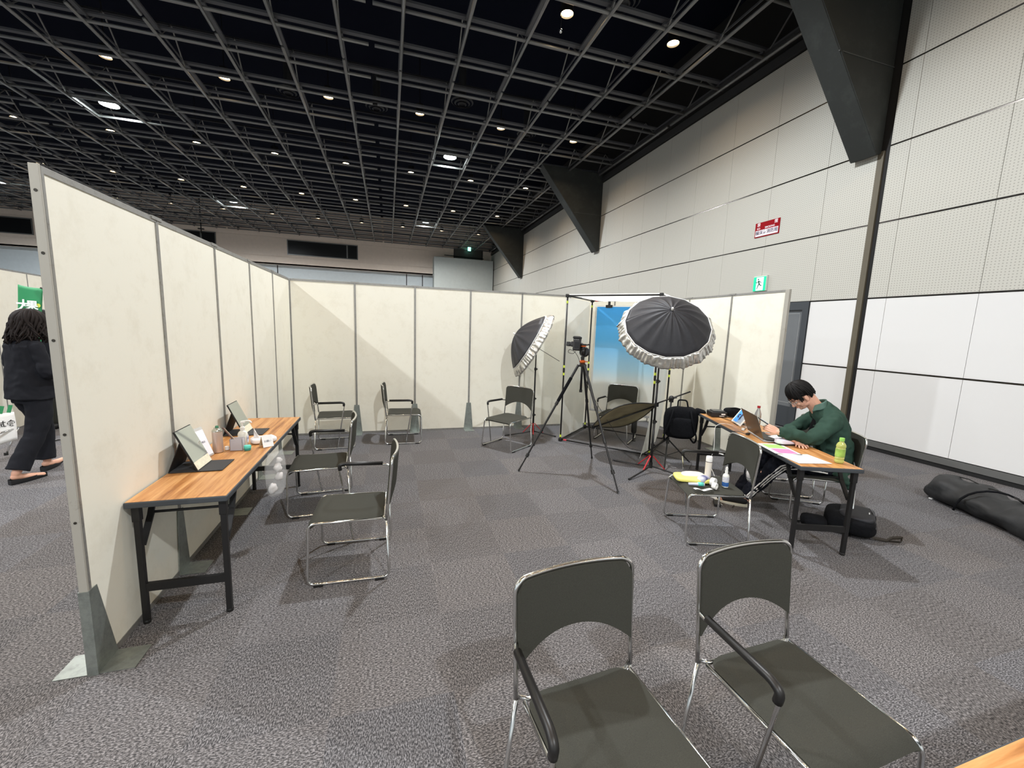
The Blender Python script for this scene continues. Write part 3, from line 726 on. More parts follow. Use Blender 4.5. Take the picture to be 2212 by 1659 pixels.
# ================================================================ LIGHT STANDS AND UMBRELLAS
def light_stand(x, y, h, label, feet, hubz=.16, c=None):
    t = thing('light_stand', label, 'light stand', (0, 0, 0), 0, 'black light stands with red folding braces')
    MB().tube([(x, y, .10), (x, y, h*.42)], .0145, 10).tube([(x, y, h*.42), (x, y, h*.75)], .012, 10).tube([(x, y, h*.75), (x, y, h)], .0095, 10).ob('pole', BLKMT, t, smooth=True)
    for z in (.33, h*.42, h*.75, h-.01):
        MB().tube([(x, y, z-.02), (x, y, z+.02)], .019, 10).box((x+.022, y, z), (.022, .014, .02)).ob('collar', BLKPL, t)
    MB().tube([(x, y, .05), (x, y, .12)], .022, 10).ob('hub', BLKPL, t)
    for fx, fy in feet:
        a = V(fx-x, fy-y, 0).normalized(); hub = V(x, y, .10); f = V(fx, fy, .012)
        kn = V(x, y, 0)+a*.16+V(0, 0, .045)
        MB().tube([hub+a*.02+V(0, 0, -.03), kn, f], .009, 8).ob('leg', BLKMT, t, smooth=False)
        MB().bar(V(x, y, .20)+a*.02, kn+V(0, 0, .012), .016, .010).ob('red_brace', RED, t, bev=.002)
        MB().tube([f-a*.02, f+a*.008], .012, 8).ob('rubber_tip', BLKPL, t)
    return t
UMB_BK = mat('umbrella_black', (42, 42, 46), .55, spec=.4, nscale=30, namt=.12)
SILV = mat('umbrella_silver', (206, 204, 198), .32, .85, nscale=40, namt=.15, bump=.25, bscale=30)
UMB_WT = mat('umbrella_white', (238, 238, 236), .8, trans=0)
def umbrella(apex, d, R, label, shaft=.80, spin=0.):
    t = thing('photo_umbrella', label, 'umbrella', (0, 0, 0), 0, 'black and silver photo umbrellas')
    d = Vector(d).normalized(); a = V(0, 0, 1).cross(d).normalized(); b = d.cross(a)
    apex = Vector(apex); N = 16
    def P(r, th, ax): return apex + d*ax + (a*math.cos(th)+b*math.sin(th))*r
    rb = .86*R; dep = .25*R/.55
    def canopy(u, v):
        th = 2*PI*u + spin; k = (u*N) % 1
        sag = 1-(1-math.cos(PI/N))*math.sin(PI*k)*1.0*v
        r = max(.008, rb*v)*sag
        ax = dep*(1-math.cos(v*1.25))/(1-math.cos(1.25)) + .022*math.sin(PI*k)*v*(1-v)*3
        return P(r, th, ax)
    MB().sheet(canopy, N*6, 12, .002).ob('canopy', UMB_BK, t, smooth=True, fixn=False)
    q = MB(); q.tube([canopy(i/(N*2), 1.0) - d*.003 for i in range(N*2)], .0045, 6, closed=True); q.ob('rim_tape', UMB_WT, t)
    def skirt(u, v):
        th = 2*PI*u + spin; k = (u*N) % 1; sc = 1-(1-math.cos(PI/N))*math.sin(PI*k)
        scal = -.010*math.sin(PI*k)*v
        w_ = .009*math.sin(th*53+3*math.sin(th*7))*math.sin(PI*min(1, v*1.0+.05)) + .010*noise.noise(V(th*10, v*3, R*9)) + .006*noise.noise(V(th*26, v*5, R*5))
        if v < .7: f = v/.7; r = rb+(R-rb)*f**.8; ax = dep+.105*f
        else: f = (v-.7)/.3; r = R-.035*f; ax = dep+.105+.02*f
        r = r*sc + scal + w_
        return P(r, th, ax)
    MB().sheet(skirt, N*20, 10, .0015).ob('silver_skirt', SILV, t, smooth=True, fixn=False)
    MB().tube([apex-d*.02, apex+d*.003], .011, 10).ball(apex-d*.022, .013, 10, 6).ob('tip_cap', WHITE, t, smooth=True)
    MB().tube([apex, apex+d*shaft], .0042, 8).ob('shaft', mat('shaft_steel', (70, 70, 70), .3, .8), t)
    for i in range(N):
        th = 2*PI*i/N + spin
        MB().tube([P(rb*v, th, dep*(1-math.cos(v*1.25))/(1-math.cos(1.25))+.004) for v in (.02, .25, .5, .75, 1)], .0018, 4).ob('rib', mat('shaft_steel', (70, 70, 70)), t)
    def dif(u, v):
        th = 2*PI*u; return P((R-.03)*v+.006, th, dep+.115)
    MB().sheet(dif, 48, 3, .001).ob('front_diffuser', UMB_WT, t, smooth=True, fixn=False)
    return t
def light_head(x, y, z, d, t):
    d = Vector(d).normalized()
    MB().box((x, y, z+.02), (.03, .03, .07)).ob('swivel_bracket', BLKPL, t, bev=.003)
S1 = (3.473, -.556); S2 = (4.332, -2.381)
t = light_stand(S1[0], S1[1], 1.40, 'black light stand with red braces carrying the smaller tilted umbrella', [(3.031, -.521), (3.80, -.70), (3.30, -1.10)])
light_head(S1[0], S1[1], 1.38, (1, 0, 0), t)
umbrella((3.15, -.48, 1.573), (.85, -.20, -.49), .545, 'smaller black photo umbrella with silver rim, tilted sideways near the back partition')
t = light_stand(S2[0], S2[1], 1.47, 'black light stand with red braces under the large umbrella', [(3.917, -2.576), (4.60, -2.62), (4.10, -1.93)], c=1)
light_head(S2[0], S2[1], 1.42, (0, 1, 0), t)
umbrella((4.09, -2.84, 1.905), (.33, .66, -.66), .515, 'large black photo umbrella with crinkled silver rim, tilted toward the booth', spin=.1)
# third stand: boom with reflector and backpack
CX, CY = 4.745, -2.13
t = thing('boom_stand', 'black light stand with a boom arm beside the booth, holding a reflector', 'light stand', (0, 0, 0))
MB().tube([(CX, CY, .28), (CX, CY, .86)], .011, 10).ob('pole', BLKMT, t, smooth=True)
MB().tube([(CX, CY, .26), (CX, CY, .34)], .02, 10).ob('hub', BLKPL, t)
for fx, fy, m_ in ((5.058, -2.196, BLKMT), (4.535, -1.854, BLKMT), (4.503, -2.415, mat('shaft_steel', (70, 70, 70)))):
    MB().tube([(CX, CY, .32), (fx, fy, .012)], .009, 8).ob('leg', m_, t); mid = V((CX+fx)/2, (CY+fy)/2, .155)
    MB().tube([(CX, CY, .10), mid], .006, 6).ob('strut', BLKMT, t)
MB().tube([(CX, CY, .06), (CX, CY, .30)], .006, 8).ob('centre_rod', mat('shaft_steel', (70, 70, 70)), t)
ur = V(.86, -.50, .46).normalized()
CLp = V(CX, CY, .85)
MB().tube([CLp-ur*.22, CLp+ur*.24], .0095, 8).ob('boom_arm', BLKMT, t, smooth=True)
MB().ball(CLp, .035, 10, 8).box(CLp-V(0, 0, .02), (.03, .05, .06)).tube([CLp, CLp+V(.03, -.06, .02)], .01, 8).ob('boom_clamp', BLKPL, t)
# reflector
RCp = CLp - ur*.60 + V(0, .03, -.03)
wv = V(.6, .8, -.0); vv = (wv*math.cos(.50) + V(0, 0, -math.sin(.50))); vv = (vv - ur*vv.dot(ur)).normalized(); nn = ur.cross(vv)
REF = mat('reflector_gold', (158, 146, 112), .55, .35, nscale=8, namt=.15)
t = thing('reflector_disc', 'flat oval reflector panel held low in front of the booth chair', 'reflector', (0, 0, 0))
def rd(u, v):
    th = 2*PI*u; r = .415*v+.001
    return RCp + ur*(math.cos(th)*r*1.02) + vv*(math.sin(th)*r*.90) + nn*(.02*math.sin(3*th)*v)
MB().sheet(rd, 40, 5, .002).ob('fabric', REF, t, smooth=True, fixn=False)
MB().tube([rd(i/40, 1) for i in range(40)], .007, 6, closed=True).ob('rim_hoop', BLKPL, t)
MB().bar(RCp-ur*.43+nn*.01, RCp+ur*.45+nn*.01, .022, .012, nn).bar(RCp-ur*.43-nn*.012, RCp+ur*.45-nn*.012, .022, .012, nn).ob('holder_bar', BLKMT, t)
for s in (-1, 1): MB().box(RCp+ur*.43*s, (.05, .03, .05)).ob('holder_clip', BLKPL, t, bev=.004)
# backpack hung on the stand
def bag_blob(q, c, d, R, nu=26, nv=18, k=.55, amp=.012, seed=0):
    c = Vector(c); rs = []
    for i in range(nv):
        ph = -PI/2 + PI*(i+.5)/nv; ring = []
        for j in range(nu):
            th = 2*PI*j/nu; f = lambda a: math.copysign(abs(a)**k, a)
            p = V(d[0]/2*f(math.cos(ph))*f(math.cos(th)), d[1]/2*f(math.cos(ph))*f(math.sin(th)), d[2]/2*f(math.sin(ph)))
            p *= 1+amp/.2*noise.noise(p*9+V(seed, seed, 0)); ring.append((R @ p)+c)
        rs.append(ring)
    return q.rings(rs)
Rb = Matrix.Rotation(math.atan2(-.6, .8), 3, 'Z')
t = thing('backpack', 'black backpack hanging on the boom stand right of the reflector', 'backpack', (0, 0, 0))
bc = V(4.815, -2.255, .565)
bag_blob(MB(), bc, (.40, .17, .40), Rb, amp=.014).ob('body', BLKCL, t, smooth=True)
bag_blob(MB(), bc+Rb@V(.02, -.09, -.05), (.30, .07, .24), Rb, seed=3).ob('front_pocket', BLKCL, t, smooth=True)
bag_blob(MB(), bc+Rb@V(.21, .0, .15), (.13, .10, .08), Rb @ Matrix.Rotation(.25, 3, 'Y'), seed=4).ob('rolled_flap', BLKCL, t, smooth=True)
for s in (-1, 1):
    MB().tube(fillet([bc+Rb@V(.10*s, -.08, .17), bc+Rb@V(.13*s, -.14, .02), bc+Rb@V(.19*s, -.12, -.16), bc+Rb@V(.17*s, -.03, -.25), bc+Rb@V(.12*s, .02, -.19)], .06), .011, 6).ob('strap', BLKCL, t, smooth=True)
MB().tube(fillet([bc+Rb@V(-.05, 0, .19), bc+Rb@V(-.05, .02, .28), bc+Rb@V(.05, .02, .28), bc+Rb@V(.07, 0, .19)], .03), .010, 6).ob('carry_loop', BLKCL, t, smooth=True)
# small strobe on the carpet behind the booth chair
t = thing('background_strobe', 'small black cylindrical strobe with a pale top beside the booth chair', 'strobe light', (4.93, -1.10, 0))
MB().lathe([(.04, 0), (.045, .01), (.012, .02), (.012, .12)], 14).ob('stub_stand', BLKMT, t)
MB().lathe([(.034, .12), (.042, .15), (.042, .31), (.036, .33)], 18).ob('body', BLKPL, t, smooth='auto')
MB().lathe([(.034, .33), (.034, .36), (.02, .372)], 18).ob('pale_cap', WHITE, t, smooth='auto')

# ================================================================ CAMERA TRIPOD
TCx, TCy = 3.455, -2.16
ORG = mat('orange_anodised', (206, 96, 40), .35, .6)
t = thing('camera_tripod', 'black tripod with orange rings standing before the photo booth', 'tripod', (0, 0, 0))
top = V(TCx, TCy, 1.27)
for fx, fy in ((2.759, -2.067), (3.58, -2.899), (3.854, -1.799)):
    f = V(fx, fy, .01); a = (f-top); h = top + V(a.x, a.y, 0).normalized()*.045
    g = lambda k: h+(f-h)*k
    l = MB().tube([g(0), g(.36)], .015, 10).tube([g(.36), g(.62)], .0125, 10).tube([g(.62), g(.85)], .0105, 10).tube([g(.85), g(1)], .0085, 10).ob('leg', BLKMT, t, smooth='auto')
    for k in (.36, .62, .85): MB().tube([g(k-.015), g(k+.015)], .019, 10).ob('twist_lock', BLKPL, l)
    MB().tube([g(.985), g(1)], .013, 8).ob('rubber_foot', BLKPL, l)
    if fx < 3: MB().tube([g(.12), g(.34)], .019, 10).ob('foam_grip', BLKCL, l)
MB().tube([top+V(0, 0, -.30), top+V(0, 0, .14)], .0135, 12).ob('centre_column', BLKMT, t, smooth=True)
MB().tube([top+V(0, 0, -.32), top+V(0, 0, -.29)], .018, 10).ob('column_hook', BLKPL, t)
MB().lathe([(.05, -.02), (.052, .0), (.03, .02)], 16, T_(top)).ob('crown', BLKPL, t, smooth='auto')
MB().lathe([(.026, .02), (.034, .03), (.034, .045), (.024, .055)], 16, T_(top)).bar(top+V(0, 0, .038), top+V(.06, -.02, .038), .014, .01).ob('orange_collar', ORG, t)
MB().lathe([(.02, .055), (.022, .09), (.016, .10)], 14, T_(top)).ob('column_lock', BLKPL, t)
hd = top+V(.0, 0, .19)
MB().ball(hd, .026, 14, 10).lathe([(.022, .12), (.024, .19)], 14, T_(top)).ob('ball_head', BLKPL, t, smooth=True)
MB().lathe([(.034, 0), (.034, .012)], 16, T_(hd+V(0, 0, .02))).ob('orange_clamp_ring', ORG, t)
MB().box(hd+V(0, 0, .042), (.06, .05, .018)).tube([hd+V(.03, -.02, .04), hd+V(.065, -.04, .05)], .009, 8).ob('quick_release', BLKPL, t, bev=.003)
# camera, turned to portrait, aimed at the booth chair
fwd = V(1.24, 1.18, -.25).normalized(); rg = fwd.cross(V(0, 0, 1)).normalized(); upv_ = rg.cross(fwd)
cb = hd + V(-.055, -.01, .045) - rg*.03
Rc = Matrix((rg, fwd, upv_)).transposed()
t = thing('dslr_camera', 'black camera in portrait position on the tripod', 'camera', (0, 0, 0))
CAMB = mat('camera_black', (20, 20, 21), .45)
MB().box(cb, (.085, .055, .145), Rc).box(cb+Rc@V(0, -.006, .075), (.095, .065, .03), Rc).ob('body', CAMB, t, bev=.012)
MB().box(cb+Rc@V(-.052, 0, .0), (.035, .05, .06), Rc).ob('viewfinder_hump', CAMB, t, bev=.01)
MB().box(cb+Rc@V(.008, -.030, -.012), (.05, .006, .072), Rc).ob('rear_screen', GLASSD, t)
MB().lathe([(.036, 0), (.038, .03), (.041, .05), (.041, .10), (.044, .11)], 20, Matrix.Translation(cb+Rc@V(.0, .025, -.008)) @ (Rc.to_4x4() @ rotx(-PI/2))).ob('lens', CAMB, t, smooth='auto')
MB().box(cb+Rc@V(-.105, .01, .0), (.045, .05, .05), Rc).box(cb+Rc@V(-.08, 0, 0), (.04, .025, .03), Rc).ob('flash_trigger', CAMB, t, bev=.008)
for k in (-1, 0, 1): MB().lathe([(.006, 0), (.006, .004)], 10, frame(cb+Rc@V(.02*k, -.03, .05), rg, upv_)).ob('button', mat('button_grey', (120, 120, 118), .4), t)
MB().lathe([(.05, -.012), (.058, 0), (.058, .03), (.05, .04)], 22, frame(hd+V(.045, .04, -.045), rg, upv_)).ob('lens_hood', CAMB, t, smooth='auto')
tag(MB().tube(fillet([cb+Rc@V(0, -.01, -.08), cb+Rc@V(-.03, -.01, -.115), cb+Rc@V(-.10, 0, -.10), cb+Rc@V(-.09, 0, -.06), cb+Rc@V(-.02, 0, -.08), top+V(-.05, 0, .08), top+V(-.03, 0, .02), top+V(.05, .02, -.10), V(3.62, -2.0, 1.0), V(3.95, -1.75, .66), V(4.15, -1.95, .30), V(4.6, -1.5, .012), V(4.9, -1.9, .012), V(5.1, -2.2, .012), onR(1.9, -.06, .012)], .08), .0032, 6).ob('camera_cable', BLKPL, smooth=True), 'thin black cable running from the camera down to the carpet', 'cable')

# ================================================================ THINGS ON THE LEFT TABLE
ZT1 = .7125
def mirror(y0, label):
    t = thing('folding_mirror', label, 'mirror', (0, y0, ZT1), 0, 'folding stand mirrors on the left table')
    BK = mat('mirror_case_black', (18, 18, 18), .75)
    MB().bb((.015, -.108, 0), (.300, .108, .004)).ob('base_flap', mat('mirror_case_inner', (52, 52, 53), .8), t)
    dx, dz = -.110, .250; b = V(.170, 0, .006); tp = b+V(dx, 0, dz); nrm = V(dz, 0, -dx).normalized()
    q = MB(); q.bar(b-nrm*.004, tp-nrm*.004, .216, .007, nrm); q.ob('mirror_case', BK, t)
    k0, k1 = .0, .985
    MB().bar(b+(tp-b)*.20+nrm*.001, b+(tp-b)*.985+nrm*.001, .206, .002, nrm).ob('mirror_glass', mat('mirror_glass', (205, 212, 208), .04, .9), t)
    MB().bar(b+(tp-b)*.01+nrm*.001, b+(tp-b)*.20+nrm*.001, .206, .002, nrm).ob('printed_strip', mat('mirror_label', (228, 222, 198), .6, nscale=40, namt=.12), t)
    MB().bar(V(.017, 0, .004), b+(tp-b)*.72-nrm*.009, .216, .004, nrm).ob('back_flap', BK, t)
    return t
mirror(-3.43, 'folding black-cased mirror on the near half of the left table')
mirror(-2.56, 'folding black-cased mirror farther back on the left table')
t = thing('acrylic_sign_stand', 'white notice in a clear stand behind the near mirror on the left table', 'notice', (.085, -3.24, ZT1), math.radians(-12))
b = V(.03, 0, .002); tp = V(-.045, 0, .20); nrm = V(.198, 0, .075).normalized()
MB().bar(b, tp, .15, .003, nrm).ob('clear_holder', mat('clear_acrylic', (235, 238, 238), .1, trans=.6, spec=.5), t)
MB().bar(b+(tp-b)*.05+nrm*.0025, b+(tp-b)*.90+nrm*.0025, .142, .0008, nrm).ob('notice_paper', mat('paper_violet', (238, 237, 243), .7), t)
text('ご使用後は', .018, mat('ink', (60, 60, 80), .6), t, frame(b+(tp-b)*.5+nrm*.0042, (0, 1, 0), tp-b))
def lathe_thing(name, label, cat, loc, parts, rz=0, n=20, group=None, tilt=None):
    t = thing(name, label, cat, loc, rz, group)
    for nm, prof, m_ in parts: MB().lathe(prof, n).ob(nm, m_, t, smooth='auto')
    if tilt: t.rotation_euler = tilt
    return t
PKM = mat('can_pink_beige', (206, 188, 176), .35, .35, nscale=3, namt=.1)
lathe_thing('hair_spray_can', 'pinkish hair spray can with a green nozzle beside the near mirror', 'spray can', (.136, -3.115, ZT1), [
    ('can_body', [(.030, 0), (.032, .004), (.032, .150)], PKM), ('can_shoulder', [(.032, .150), (.033, .153), (.030, .162), (.020, .172), (.020, .178)], mat('can_metal', (196, 196, 184), .25, .8)),
    ('green_nozzle', [(.010, .178), (.012, .184), (.008, .192), (.0, .193)], mat('nozzle_green', (52, 116, 84), .4))])
t = lathe_thing('loose_round_lid', 'white round cap lying against the pink spray can', 'cap', (.165, -3.06, ZT1+.165), [('cap', [(.014, -.01), (.015, .0), (.013, .014), (.0, .016)], WHITE)])
t.location = (.175, -3.07, ZT1+.0105)
t = thing('frosted_case', 'frosted clear case holding combs and brushes on the left table', 'case', (.245, -3.075, ZT1), 0)
FR = mat('frosted_plastic', (216, 216, 224), .35, trans=.35, alpha=.8)
q = MB(); q.bb((-.040, -.03, 0), (.040, .03, .003)); q.bb((-.04, -.03, .003), (-.037, .03, .085)).bb((.037, -.03, .003), (.04, .03, .085)).bb((-.04, -.03, .003), (.04, -.027, .085)).bb((-.04, .027, .003), (.04, .03, .085))
q.ob('case_wall', FR, t)
for i, (dy, c) in enumerate(((-.012, (92, 62, 52)), (.0, (70, 44, 40)), (.012, (196, 176, 140)))):
    a = V(.245+.025, -3.075+dy, ZT1+.006); b = V(.245-.085, -3.075+dy, ZT1+.172-.006*i)
    o = MB().bar(a, b, .012, .006, (1, 0, .4)).ob('comb', mat('comb_%d' % i, c, .5), None, bev=.002)
    tag(o, ['brown comb leaning in the frosted case, nearest the viewer', 'dark brown comb in the middle of the frosted case', 'tan comb leaning in the frosted case, on the far side'][i], 'comb', 'combs in the frosted case')
WH2 = mat('bottle_white', (236, 236, 228), .35, trans=.1)
t = lathe_thing('pump_bottle', 'white pump bottle of sanitiser between the case and the far mirror', 'pump bottle', (.245, -2.955, ZT1), [
    ('bottle_body', [(.030, 0), (.033, .005), (.033, .085), (.028, .10), (.014, .112), (.014, .122)], WH2), ('pump_collar', [(.016, .118), (.017, .136), (.010, .142), (.006, .144), (.006, .17)], WHITE)])
MB().box((.005, 0, .178), (.03, .022, .012)).tube(fillet([(0, 0, .182), (.05, -.0, .188), (.062, 0, .17)], .012), .006, 8).ob('pump_spout', WHITE, t, smooth='auto')
MB().prism([(-.018, .02), (.018, .02), (.018, .075), (-.018, .075)], .0005, frame((.0335, -.001, 0), (0, 1, 0), (0, 0, 1))).ob('bottle_label', mat('label_blue_white', (214, 220, 238), .5), t)
text('除菌', .018, mat('ink_blue', (60, 66, 130), .6), t, frame((.0345, 0, .05), (0, 1, 0), (0, 0, 1)) )
lathe_thing('teal_jar', 'small teal jar in front of the frosted case', 'jar', (.315, -3.10, ZT1), [('jar_body', [(.021, 0), (.022, .004), (.022, .016)], mat('jar_teal_dark', (50, 150, 140), .4)), ('jar_lid', [(.0235, .016), (.0235, .030), (.021, .034)], mat('jar_teal', (92, 206, 190), .4))])
TIS = mat('tissue', (240, 236, 234), .9, spec=.1)
def pouch(c, d, rz, m_, name, label, cat, parts=None, seed=1, k=.45, group=None):
    t = thing(name, label, cat, c, rz, group)
    bag_blob(MB(), (0, 0, d[2]/2), d, Matrix.Identity(3), 28, 12, k, .015, seed).ob('packet', m_, t, smooth=True)
    return t
t = pouch((.365, -2.89, ZT1), (.17, .12, .042), .5, TIS, 'tissue_packet', 'open white tissue packet on the left table before the far mirror', 'tissue packet', seed=5)
def tis(u, v):
    return (-.045+(u-.5)*.05*(1-v)-.01*v, .0+(v*.3-.15)*.10+.02*math.sin(u*6), .04+.06*v+.012*math.sin(u*9+v*4)*v)
MB().sheet(tis, 8, 8, .001).ob('pulled_tissue', TIS, t, smooth=True)
t = thing('tent_card', 'small white folded tent card at the edge of the left table', 'tent card', (.420, -3.02, ZT1), math.radians(-52))
MB().bar((.03, 0, 0), (.0, 0, .085), .075, .001, (1, 0, .3)).ob('printed_face', PAPER, t)
MB().bar((-.04, 0, 0), (.0, 0, .085), .075, .001, (-1, 0, .4)).ob('back_face', mat('kraft_back', (206, 190, 158), .8), t)
text('お願い', .018, mat('ink', (60, 60, 80)), t, frame((.0175, 0, .042), (0, 1, 0), (-.03, 0, .085)))
# clear bags taped to the table edges
CLR = mat('clear_film', (236, 236, 234), .18, alpha=.24, spec=.8)
def clear_bag(loc, rz, wd, ht, label, full, seed):
    t = thing('clear_trash_bag', label, 'plastic bag', loc, rz, 'clear plastic bags hung from the tables')
    def f(u, v):
        th = 2*PI*u; w_ = (.5+.15*math.sin(v*3))*wd*(1 if v > .1 else .6+4*v)
        dp = .018+.022*math.sin(PI*(1-v))**.7
        k = 1+.10*noise.noise(V(math.cos(th)*2, math.sin(th)*2, v*6+seed))
        return (dp*math.cos(th)*k+.045, w_*math.sin(th)*k, -ht*(1-v))
    MB().sheet(f, 40, 22).ob('film', CLR, t, smooth=True)
    for i, (y, z, r) in enumerate(full):
        q = MB().ball((.045, y, z), r, 14, 10)
        for k, p in enumerate(q.v): q.v[k] = V(.045, y, z)+(p-V(.045, y, z))*(1+.45*noise.noise(p*45+V(i, seed, 0)))
        q.v = [V(.045+(p.x-.045)*.6, p.y, p.z) for p in q.v]
        tag(q.ob('crumpled_tissue', TIS, smooth=True), 'crumpled white tissue in the clear bag, %s' % ['lowest one', 'near its bottom right', 'in the middle', 'near its mouth'][i] + (' at the left table' if seed < 5 else ' at the right table'), 'tissue', 'tissues in the clear bags')
        o = bpy.data.objects[-1] if 0 else None
    return t
cl0 = len(bpy.data.objects)
def place_new(before, M_):
    for o in bpy.data.objects:
        if o.name not in before and o.parent is None and o.type == 'MESH': o.matrix_world = M_
bf = set(o.name for o in bpy.data.objects)
clear_bag((.462, -3.11, .70), -.55, .14, .34, 'clear plastic trash bag taped to the edge of the left table', [(-.035, -.27, .038), (.03, -.20, .03), (.02, -.13, .034), (.035, -.08, .026)], 2)
place_new(bf, T_((.462, -3.11, .70)) @ rotz(-.55))
MB_ = Matrix.Translation(onR(.62, .035, .685)) @ rotz(math.radians(180-20.2))
bf = set(o.name for o in bpy.data.objects)
tb = clear_bag(onR(.62, .035, .685), math.radians(180-20.2), .10, .34, 'clear plastic trash bag hung from the right table behind the loaded chair', [(-.02, -.28, .034), (.02, -.24, .03)], 9)
place_new(bf, MB_)

# ================================================================ THINGS ON THE RIGHT TABLE
Z2 = .7125
t = thing('photo_printer', 'black photo printer at the far end of the right table', 'printer', onR(1.79, .15, Z2), RT)
MB().bb((-.09, -.075, 0), (.09, .075, .062)).ob('body', BLKPL, t, bev=.008)
MB().bb((-.06, -.06, .062), (.07, .06, .072)).ob('top_tray', mat('printer_top', (60, 62, 64), .3), t, bev=.004)
MB().bb((.02, -.0765, .030), (.065, -.0755, .044)).bb((-.0, -.0765, .012), (.055, -.0755, .018)).ob('white_mark', WHITE, t)
t = pouch(onR(1.80, .345, Z2), (.20, .15, .105), RT+.2, BLKCL, 'camera_pouch', 'soft black camera pouch beside the printer on the right table', 'pouch', seed=8, k=.6)
MB().tube(fillet([(-.08, 0, .09), (-.03, -.05, .115), (.05, -.05, .10), (.08, .02, .07)], .03), .006, 6).ob('strap', BLKCL, t, smooth=True)
# tablet on a slanted stand
t = thing('tablet', 'white tablet showing a blue portrait shot, propped on the right table', 'tablet', onR(1.395, .12, Z2), RT-.12)
q0 = V(-.065, -.09, .012); ax = V(0, 1, 0); ay = V(-.62, 0, .60).normalized()
Ft = frame((.055, -.135, .012), (0, 1, 0), (-.80, 0, .60)) 
MB().prism([(0, 0), (.27, 0), (.27, .18), (0, .18)], .007, frame((.06, -.135, .008), (0, 1, 0), (.50, 0, .78))).ob('bezel', WHITE, t, bev=.002)
SCR = ramp_mat('tablet_screen', 1, [(0, (150, 150, 150)), (.40, (130, 150, 170)), (.6, (64, 140, 225)), (1, (64, 140, 225))], .2, -.135, .135, .7)
MF = frame((.06, -.135, .008), (0, 1, 0), (.50, 0, .78))
for nm, pl, m_, z in (('screen', [(.025, .016), (.245, .016), (.245, .164), (.025, .164)], SCR, -.0006),
    ('portrait_shoulders', [(.105, .06), (.135, .045), (.150, .07), (.152, .115), (.135, .135), (.105, .12), (.115, .09)], mat('screen_navy', (20, 24, 60), .3, emit=(20, 24, 60), es=.5), -.0012),
    ('portrait_head', [(.16, .075), (.185, .062), (.21, .072), (.218, .092), (.206, .112), (.18, .118), (.158, .108), (.175, .10), (.195, .092), (.175, .082)], mat('screen_navy', (20, 24, 60)), -.0012)):
    MB().prism(pl, .0005, MF @ T_((0, 0, z))).ob(nm, m_, t)
MB().prism([(0, 0), (.12, 0), (.06, .12)], .004, frame((.06, -.06, .0), (0, 1, 0), (1, 0, .12))).ob('stand_leg', BLKPL, t)
lathe_thing('drink_bottle', 'clear bottle with a red cap behind the laptop', 'bottle', onR(1.43, .43, Z2), [('bottle_body', [(.03, 0), (.032, .01), (.032, .12), (.014, .17), (.013, .185)], mat('clear_pet', (232, 236, 238), .1, trans=.8)), ('red_cap', [(.016, .182), (.016, .204)], RED)])
# laptop
LA, LB_ = onR(.67, .095, Z2), onR(1.07, .15, Z2)
t = thing('laptop', 'open dark silver laptop in front of the man, its lid toward the viewer', 'laptop', (0, 0, 0))
hv = (LB_-LA).normalized(); bk = V(hv.y, -hv.x, 0)   # toward the man
LAPS = mat('laptop_shell', (104, 96, 86), .35, .6, nscale=2, namt=.15)
lidu = (-bk*.36+V(0, 0, .93)).normalized()
MB().prism([(0, 0), (.40, 0), (.40, .235), (0, .235)], .006, frame(LA+V(0, 0, .012), hv, bk)).xf(T_((0, 0, -.006))).ob('keyboard_base', mat('laptop_deck', (176, 178, 180), .4, .4), t)
MB().prism([(.03, .03), (.37, .03), (.37, .135), (.03, .135)], .001, frame(LA+V(0, 0, .0125), hv, bk)).xf(T_((0, 0, .0))).ob('keys', BLKPL, t)
MB().prism([(0, 0), (.40, 0), (.40, .235), (0, .235)], .006, frame(LA+V(0, 0, .014), hv, lidu)).ob('lid', LAPS, t, bev=.002)
MB().prism([(.012, .014), (.388, .014), (.388, .223), (.012, .223)], .001, frame(LA+V(0, 0, .014)+bk*.0008, hv, lidu)).xf(T_(bk*.0012 if 0 else (0, 0, 0))).ob('screen', mat('laptop_screen', (200, 214, 230), .2, emit=(190, 210, 235), es=.8), t)
# papers and small devices
def flat(name, label, cat, poly, m_, th=.0006, extra=None, z=Z2):
    pts = [onR(a, b, z) for a, b in poly]; c = sum(pts, V(0, 0, 0))/len(pts); t = thing(name, label, cat, c, 0)
    MB().add([p-c for p in pts]+[p-c+V(0, 0, th) for p in pts], [(3, 2, 1, 0), (4, 5, 6, 7)]+[(i, (i+1) % 4, (i+1) % 4+4, i+4) for i in range(4)]).ob('page', m_, t)
    return t, c
t, c = flat('printed_sheet', 'sheet with a green and a pink block lying on the right table', 'sheet of paper', [(.295, -.008), (.60, -.002), (.615, .21), (.28, .205)], PAPER)
def patch(a0, b0, a1, b1, m_, nm):
    pts = [onR(a, b, Z2+.0008)-c for a, b in ((a0, b0), (a1, b0), (a1, b1), (a0, b1))]; MB().add(pts+[p+V(0, 0, .0003) for p in pts], [(3, 2, 1, 0), (4, 5, 6, 7)]+[(i, (i+1) % 4, (i+1) % 4+4, i+4) for i in range(4)]).ob(nm, m_, t)
patch(.46, .03, .585, .185, mat('ink_green', (160, 208, 110), .7, nscale=60, namt=.12), 'green_block'); patch(.31, .03, .445, .185, mat('ink_pink', (228, 130, 178), .7, nscale=60, namt=.08), 'pink_block')
flat('blank_sheet', 'blank white sheet at the near end of the right table', 'sheet of paper', [(.05, .03), (.27, -.008), (.315, .26), (.085, .30)], PAPER)
